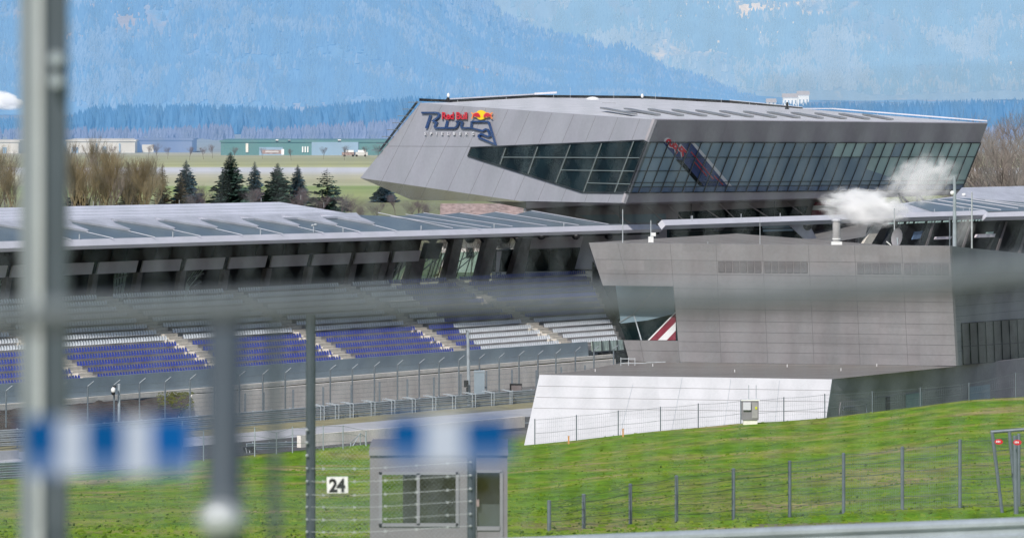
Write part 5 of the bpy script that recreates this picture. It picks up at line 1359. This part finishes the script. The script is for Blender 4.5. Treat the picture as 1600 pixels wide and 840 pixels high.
# near guard rail, bottom right
YR = 62
gp0, gp1 = P(700, 843, 64), P(1700, 803, 60)
nr = thing('guard_rail', 'pale weathered steel guard rail blurred along the bottom right edge', 'guard rail', V((3, YR, ground_z(3, YR))))
hh = .31; nrm = vplane(gp0, gp1).n
prof = [(.0,0),(.05,-.02),(.08,-.05),(.08,-.09),(.02,-.13),(.02,-.18),(.08,-.22),(.08,-.26),(.05,-.29),(0,-.31),(-.012,-.31),(-.012,0)]
MB().sweep(prof, gp0, gp1, nrm, Z).build('rail', M['galv'], nr)
for i in range(4):
    p = gp0.lerp(gp1, .12 + .27*i) - nrm*.08; g = V((p.x, p.y, ground_z(p.x, p.y) - .2)); MB().box(g, .1, .12, (p.z - .04) - g.z, base=True).build('post', M['galv'], nr)

# ------------------------------------------------------------------ marshal booth with window and door
YB = 90; vb = vplane(P(580, 760, YB), P(795, 760, YB)); k_ = YB/FPX
bx0, bx1 = P(578,0,YB).x, P(793,0,YB).x; zt = P(0,702,YB).z; zg = ground_z((bx0+bx1)/2, YB) - .4
bt = thing('marshal_booth', 'small grey marshal booth with sliding window and narrow door', 'booth', ((bx0+bx1)/2, YB, zg))
def bslab(name, x0, y0, x1, y1, m, th, off=0, parent=None):
    return slab(name, vb, [(x0,y0),(x1,y0),(x1,y1),(x0,y1)], m, parent or bt, th, off)
dep = V((0, 1.9, 0))
for pts in ([(578,702),(596,702),(596,900),(578,900)], [(712,702),(741,702),(741,900),(712,900)], [(784,702),(793,702),(793,900),(784,900)], [(596,702),(712,702),(712,741),(596,741)], [(596,819),(712,819),(712,900),(596,900)], [(741,702),(784,702),(784,737),(741,737)]):
    MB().prism([vb.at(x, y) for x, y in pts], V((0,.09,0))).build('wall', M['booth'], bt)
MB().box((bx0+.05, YB+1.0, zg), .09, 1.9, zt-zg, base=True).build('wall', M['booth'], bt)
MB().box((bx1-.05, YB+1.0, zg), .09, 1.9, zt-zg, base=True).build('wall', M['booth'], bt)
# back wall with a wide opening so that the grass shows through the window
for (x0, x1, za, zb_) in ((622, 760, 0, 1),): 
    xa, xb = P(626,0,YB).x, P(784,0,YB).x
    MB().box(((xa+xb)/2, YB+1.95, zg), xb-xa, .08, zt-zg, base=True).build('wall', M['concrete_dark'], bt)
MB().box(((bx0+bx1)/2, YB+.97, zt), bx1-bx0+.02, 2.0, .05, base=True).build('roof', M['booth'], bt)
MB().box(((bx0+bx1)/2, YB-.03, zt-.10), bx1-bx0+.03, .05, .10, base=True).build('roof_trim', M['booth_frame'], bt)
wf = MB()
for (x0,y0,x1,y1) in ((592,737,716,741),(592,817,716,822),(592,737,597,822),(712,737,717,822),(651,739,656,820)):
    wf.prism([vb.at(x, y, .03) for x, y in ((x0,y0),(x1,y0),(x1,y1),(x0,y1))], V((0,.07,0)))
wfo = wf.build('window', M['booth_frame'], bt)
MB().poly([vb.at(597,741,-.02), vb.at(651,741,-.02), vb.at(651,817,-.02), vb.at(597,817,-.02)]).build('pane', M['clear'], wfo)
MB().poly([vb.at(656,741,-.03), vb.at(712,741,-.03), vb.at(712,817,-.03), vb.at(656,817,-.03)]).build('pane', M['clear'], wfo)
df = MB()
for (x0,y0,x1,y1) in ((741,734,785,738),(741,737,745,880),(781,737,786,880),(744,822,782,828)): df.prism([vb.at(x, y, .03) for x, y in ((x0,y0),(x1,y0),(x1,y1),(x0,y1))], V((0,.07,0)))
do = df.build('door', M['booth_frame'], bt)
MB().prism([vb.at(745,787,-.05), vb.at(781,787,-.05), vb.at(781,822,-.05), vb.at(745,822,-.05)], V((0,.02,0))).build('panel', M['booth_frame'], do)
MB().poly([vb.at(745,738,-.02), vb.at(781,738,-.02), vb.at(781,822,-.02), vb.at(745,822,-.02)]).build('pane', M['clear'], do)
MB().prism([vb.at(745,828), vb.at(781,828), vb.at(781,880), vb.at(745,880)], V((0,.05,0))).build('panel', M['booth'], do)
MB().box(vb.at(746.5,785,.05), .05, .05, .12).build('handle', M['tile'], do)
c = V((P(690,0,YB).x, YB+1.2, zg+.9)); t = thing('desk', 'slanted brown desk inside the booth behind the window', 'desk', c)
MB().prism([P(684,797,YB+1.0), P(708,784,YB+1.0), P(708,789,YB+1.0), P(684,801,YB+1.0)], V((0,.6,0))).build('top', M['tile'], t)
MB().box(P(697,815,YB+1.4), .05, .3, .6).build('leg', M['galv'], t)

M['post_light'] = mat('pale side of post', (.21,.24,.265), .5, .2, .08, 6)  # paler tone of the left flange
M['post_dark'] = mat('dark side of post', (.065,.085,.105), .5, .2, .12, 6)
# ------------------------------------------------------------------ barbed wire fence in front of the booth, with the number board
YF = 66
bf = thing('barbed_wire_fence', 'barbed wire and mesh fence with dark posts crossing in front of the booth', 'fence', V((P(485,0,YF).x, YF, ground_z(P(485,0,YF).x, YF))))
posts = [(485.5, 492, YF, 7.5), (737, 690, YF, 7), (300, 640, YF+1, 5), (989, 860, YF, 6)]
for px, yt, Y, w_ in posts[:2]:
    b = V((P(px,0,Y).x, Y, ground_z(P(px,0,Y).x, Y) - .3)); MB().tube(b, P(px, yt, Y), w_*Y/FPX, n=8).build('post', M['post_dark'], bf)
wm, bb = MB(), MB()
for y in (671, 690, 711, 731, 751, 772, 791, 811, 830):
    y2 = y + (8 if y > 700 else 20) 
    if y < 725: continue
    pr_ = None; wm = MB()
    for i in range(27):
        f = i/26; x = lerp(486, 738, f); yy = lerp(y, y - 9, smooth(0,1,f)) + 3*math.sin(math.pi*f)
        p = P(x, yy, YF - .08)
        if pr_: wm.tube(pr_, p, .0035, n=4, cap=False)
        pr_ = p
        if i % 5 == 2:
            for a in (.6, 2.2): bb.tube(p - V((math.cos(a),0,math.sin(a)))*.022, p + V((math.cos(a),0,math.sin(a)))*.022, .006, n=4)
    wm.build('wire', M['galv_light'], bf, fix=False)
    for px in (479.5, 735):
        yy = y if px < 500 else y - 9
        bb.ball(P(px, yy, YF-.1), .016, .016, .016, 8, 6)
bb.build('barb', M['galv_light'], bf, fix=False)
for y in (671, 691, 711):
    o = MB().ball(P(479.5, y, YF-.1), .02, .02, .02, 8, 6).build('insulator', M['galv_light'], bf)
# chain link in front of the booth
cl = MB(); x0, x1, z0, z1 = P(490,0,YF).x, P(735,0,YF).x, P(0,840,YF).z - .5, P(0,692,YF).z; st = .06
nxx = int((x1-x0)/st); nz_ = int((z1-z0)/st)
def clw(a, b): 
    d = (b-a).normalized(); e = V((d.z, 0, -d.x))*.0009; cl.add([a-e, a+e, b+e, b-e], [(0,1,2,3)])
for i in range(-nz_, nxx):
    for sgn in (1, -1):
        xa = x0 + i*st; xb = xa + (z1-z0)
        a = V((xa, YF, z0)); b = V((xb, YF, z1))
        if sgn < 0: a, b = V((xa, YF+.004, z1)), V((xb, YF+.004, z0))
        # clip in x
        if a.x < x0: f = (x0-a.x)/(b.x-a.x); a = a.lerp(b, f)
        if b.x > x1: f = (x1-a.x)/(b.x-a.x); b = a.lerp(b, f)
        if b.x > a.x + .02: clw(a, b)
cl.build('mesh', M['galv'], bf, fix=False)
c = P(527, 757, YF-.15); vs_ = vplane(c, c + V((1,0,0)))
nbp = tag(MB().prism([vs_.at(x, y) for x, y in ((510.5,744.5),(543.5,744),(544,769.5),(511,770))], V((0,.02,0))).build_at('number_board', M['white_paint'], c), 'white square board with black number 24 on the barbed wire fence', 'sign')
ORIGIN[nbp.as_pointer()] = c
text_on(vs_, '24', 514.2, 767.2, 19.6, M['black'], nbp, 'digits', .003, .004, .035, .92, space=.95)

# ------------------------------------------------------------------ blurred things close to the camera
YP = 10.0
t = thing('fence_post', 'thick grey metal fence post, blurred, near the left edge', 'post', V((P(66,0,YP).x, YP, 24.3)))
zb_, zt_ = 23.0, 27.6; xl, xr = P(31,0,YP).x, P(103,0,YP).x; wdt = xr - xl
MB().box((xl + wdt*.20, YP, zb_), wdt*.36, .06, zt_-zb_, base=True).build('flange', M['post_light'], t)
MB().box((xl + wdt*.46, YP-.012, zb_), wdt*.14, .06, zt_-zb_, base=True).build('rib', M['galv_light'], t)
MB().box((xl + wdt*.44, YP+.02, zb_), wdt*.6, .05, zt_-zb_, base=True).build('web', M['post_dark'], t)
MB().box((xl + wdt*.78, YP+.005, zb_), wdt*.48, .06, zt_-zb_, base=True).build('flange', M['post_dark'], t)
for py in (92, 126):
    p = P(88, py, YP-.06); MB().tube(p + V((0,.03,0)), p + V((0,-.015,0)), .013, n=8).build('bolt', M['galv'], t)
YQ = 7.2
p = P(351, 812, YQ); YQ2 = 5.0; t = thing('fence_post', 'second blurred grey round post with a pale rounded cap low on it', 'post', V((p.x, YQ, 24.6)))
MB().tube(V((p.x, YQ, 23)), P(351, 474, YQ), .0265, n=12).build('shaft', M['post_dark'], t, smooth=True)
MB().ball(P(345, 813, YQ-.06), .033, .02, .026, 12, 8).build('cap', M['galv_light'], t, smooth=True)
YW = 7.6
p = P(428, 800, YW); t = thing('fence_post', 'faint thin blurred post between the round post and the barbed wire post', 'post', V((p.x, YW, 24.3)))
MB().tube(V((p.x, YW, 23.6)), P(428, 500, YW), .0075, n=10).build('shaft', M['post_dark'], t); MB().ball(P(428, 500, YW), .008, .008, .005, 10, 6).build('cap', M['post_dark'], t)
# blurred rail across the view
YH = 4.6
ptsr = [(-120,492),(0,489),(150,484),(300,477),(480,471),(650,468),(800,466),(900,466),(1000,465),(1100,461),(1200,456),(1300,450),(1400,442),(1500,432),(1600,420),(1720,405)]
rail = MB().path([P(x, y, YH) for x, y in ptsr], .0080, n=12)
M['cable'] = mat('grey cable sheath', (.15,.175,.20), .6, amt=.15, scale=30)
cb = thing('cable', 'blurred thick grey cable sagging across the whole view close to the camera', 'cable', P(700, 485, YH))
rail.build('sheath', M['cable'], cb, smooth=True)
MB().path([P(x, y+24, YH) for x, y in ptsr], .0042, n=8).build('dark_underside', M['black'], cb, smooth=True)  # black strand added to draw the shaded underside of the cable
for pts, r, lab in (([(-100,795),(300,790),(700,800),(800,806)], .0022, 'faint blurred wire low across the grass close to the camera'), ([(1180,150),(1400,136),(1700,118)], .0022, 'faint blurred wire over the hazy slope at the upper right')):
    tag(MB().path([P(x, y, 3.6) for x, y in pts], r, n=6).build_at('wire', M['cable'], P(*pts[1], 3.6)), lab, 'wire')
# blue and white checkered banners tied to the near fence
def banner(label, Y, x0, y0, y1, cells):
    pl = vplane(P(x0, y0, Y), P(x0+100, y0, Y)); xe = x0 + sum(c_[0] for c_ in cells)
    t = thing('banner', label, 'banner', pl.at((x0+xe)/2, y1))
    x = x0; ym = lerp(y0, y1, .68)
    for w_, mm in cells:
        slab('square', pl, [(x, y0), (x+w_, y0), (x+w_, ym), (x, ym)], M[mm], t, .002)
        slab('square', pl, [(x, ym), (x+w_, ym), (x+w_, y1), (x, y1)], M['pale_banner' if 'blue' in mm else 'white_banner'], t, .002)
        x += w_
    return t
banner('left blue and white checkered banner, blurred, tied across the thick post', 5.2, 36, 652, 742, [(54,'blue_banner'),(44,'white_banner'),(60,'blue_banner'),(42,'white_banner'),(62,'blue_banner_light'),(6,'pale_banner')])
banner('right blue and white checkered banner, blurred, above the booth', 5.2, 606, 652, 725, [(58,'blue_banner'),(60,'white_banner'),(72,'blue_banner')])
# near chain link fence
YC = 10.3
cf = thing('chain_link_fence', 'blurred fine wire mesh fence filling the view close to the camera', 'fence', V((0, YC, 24.4)))
cl = MB(); st = .062; x0, x1, z0, z1 = -1.35, 1.35, 25.7, 27.35
wR = .0008
for i in range(int((x1-x0)/st)+1):
    xc = x0 + i*st; n = int((z1-z0)/st*1.0); pr_ = None
    for sg_ in (0, 1):
        pr_ = None
        for j in range(n+1):
            zz = z0 + j*(z1-z0)/n; xx = xc + (st/2 if (j+sg_) % 2 else 0) * (1 if sg_ == 0 else 1) + (0 if sg_ == 0 else 0)
            p = V((xx, YC + .003*((j+sg_) % 2), zz))
            if pr_: cl.tube(pr_, p, wR, n=3, cap=False)
            pr_ = p
cl.build('mesh', M['galv'], cf, fix=False)

# ------------------------------------------------------------------ steam
def puff(name, label, c, rx, ry, rz, dens, scale, rot=0, lo=.44, hi=.68):
    o = MB().ball((0,0,0), 1, 1, 1, 16, 10).build(name, steam(name, dens, scale, lo=lo, hi=hi), smooth=True)
    o.location = c; o.scale = (rx, ry, rz); o.rotation_euler = (0, rot, 0); return tag(o, label, 'steam')
puff('steam', 'dense white steam puff in front of the right roof edge above the flue', P(1352, 324, 446), 4.6, 1.9, 2.1, 3.4, 3.2, .1, .45, .66)
puff('steam', 'thin wispy steam cloud in front of the right end of the glass facade', P(1440, 282, 446), 4.1, 1.6, 2.8, 1.3, 3.2, -.35, .46, .68)
puff('steam', 'faint steam wisp at the foot of the thick lamp pole', P(1505, 358, 430), 1.1, .8, 2.0, .35, 2.0, .3, .42, .66)
puff('steam', 'distant white steam plume over the valley at the left edge', P(4, 157, 2120), 9.5, 4, 4.2, 2.5, 2.0, .2, .36, .5)

for o in bpy.data.objects:
    if '_h' in o: del o['_h']
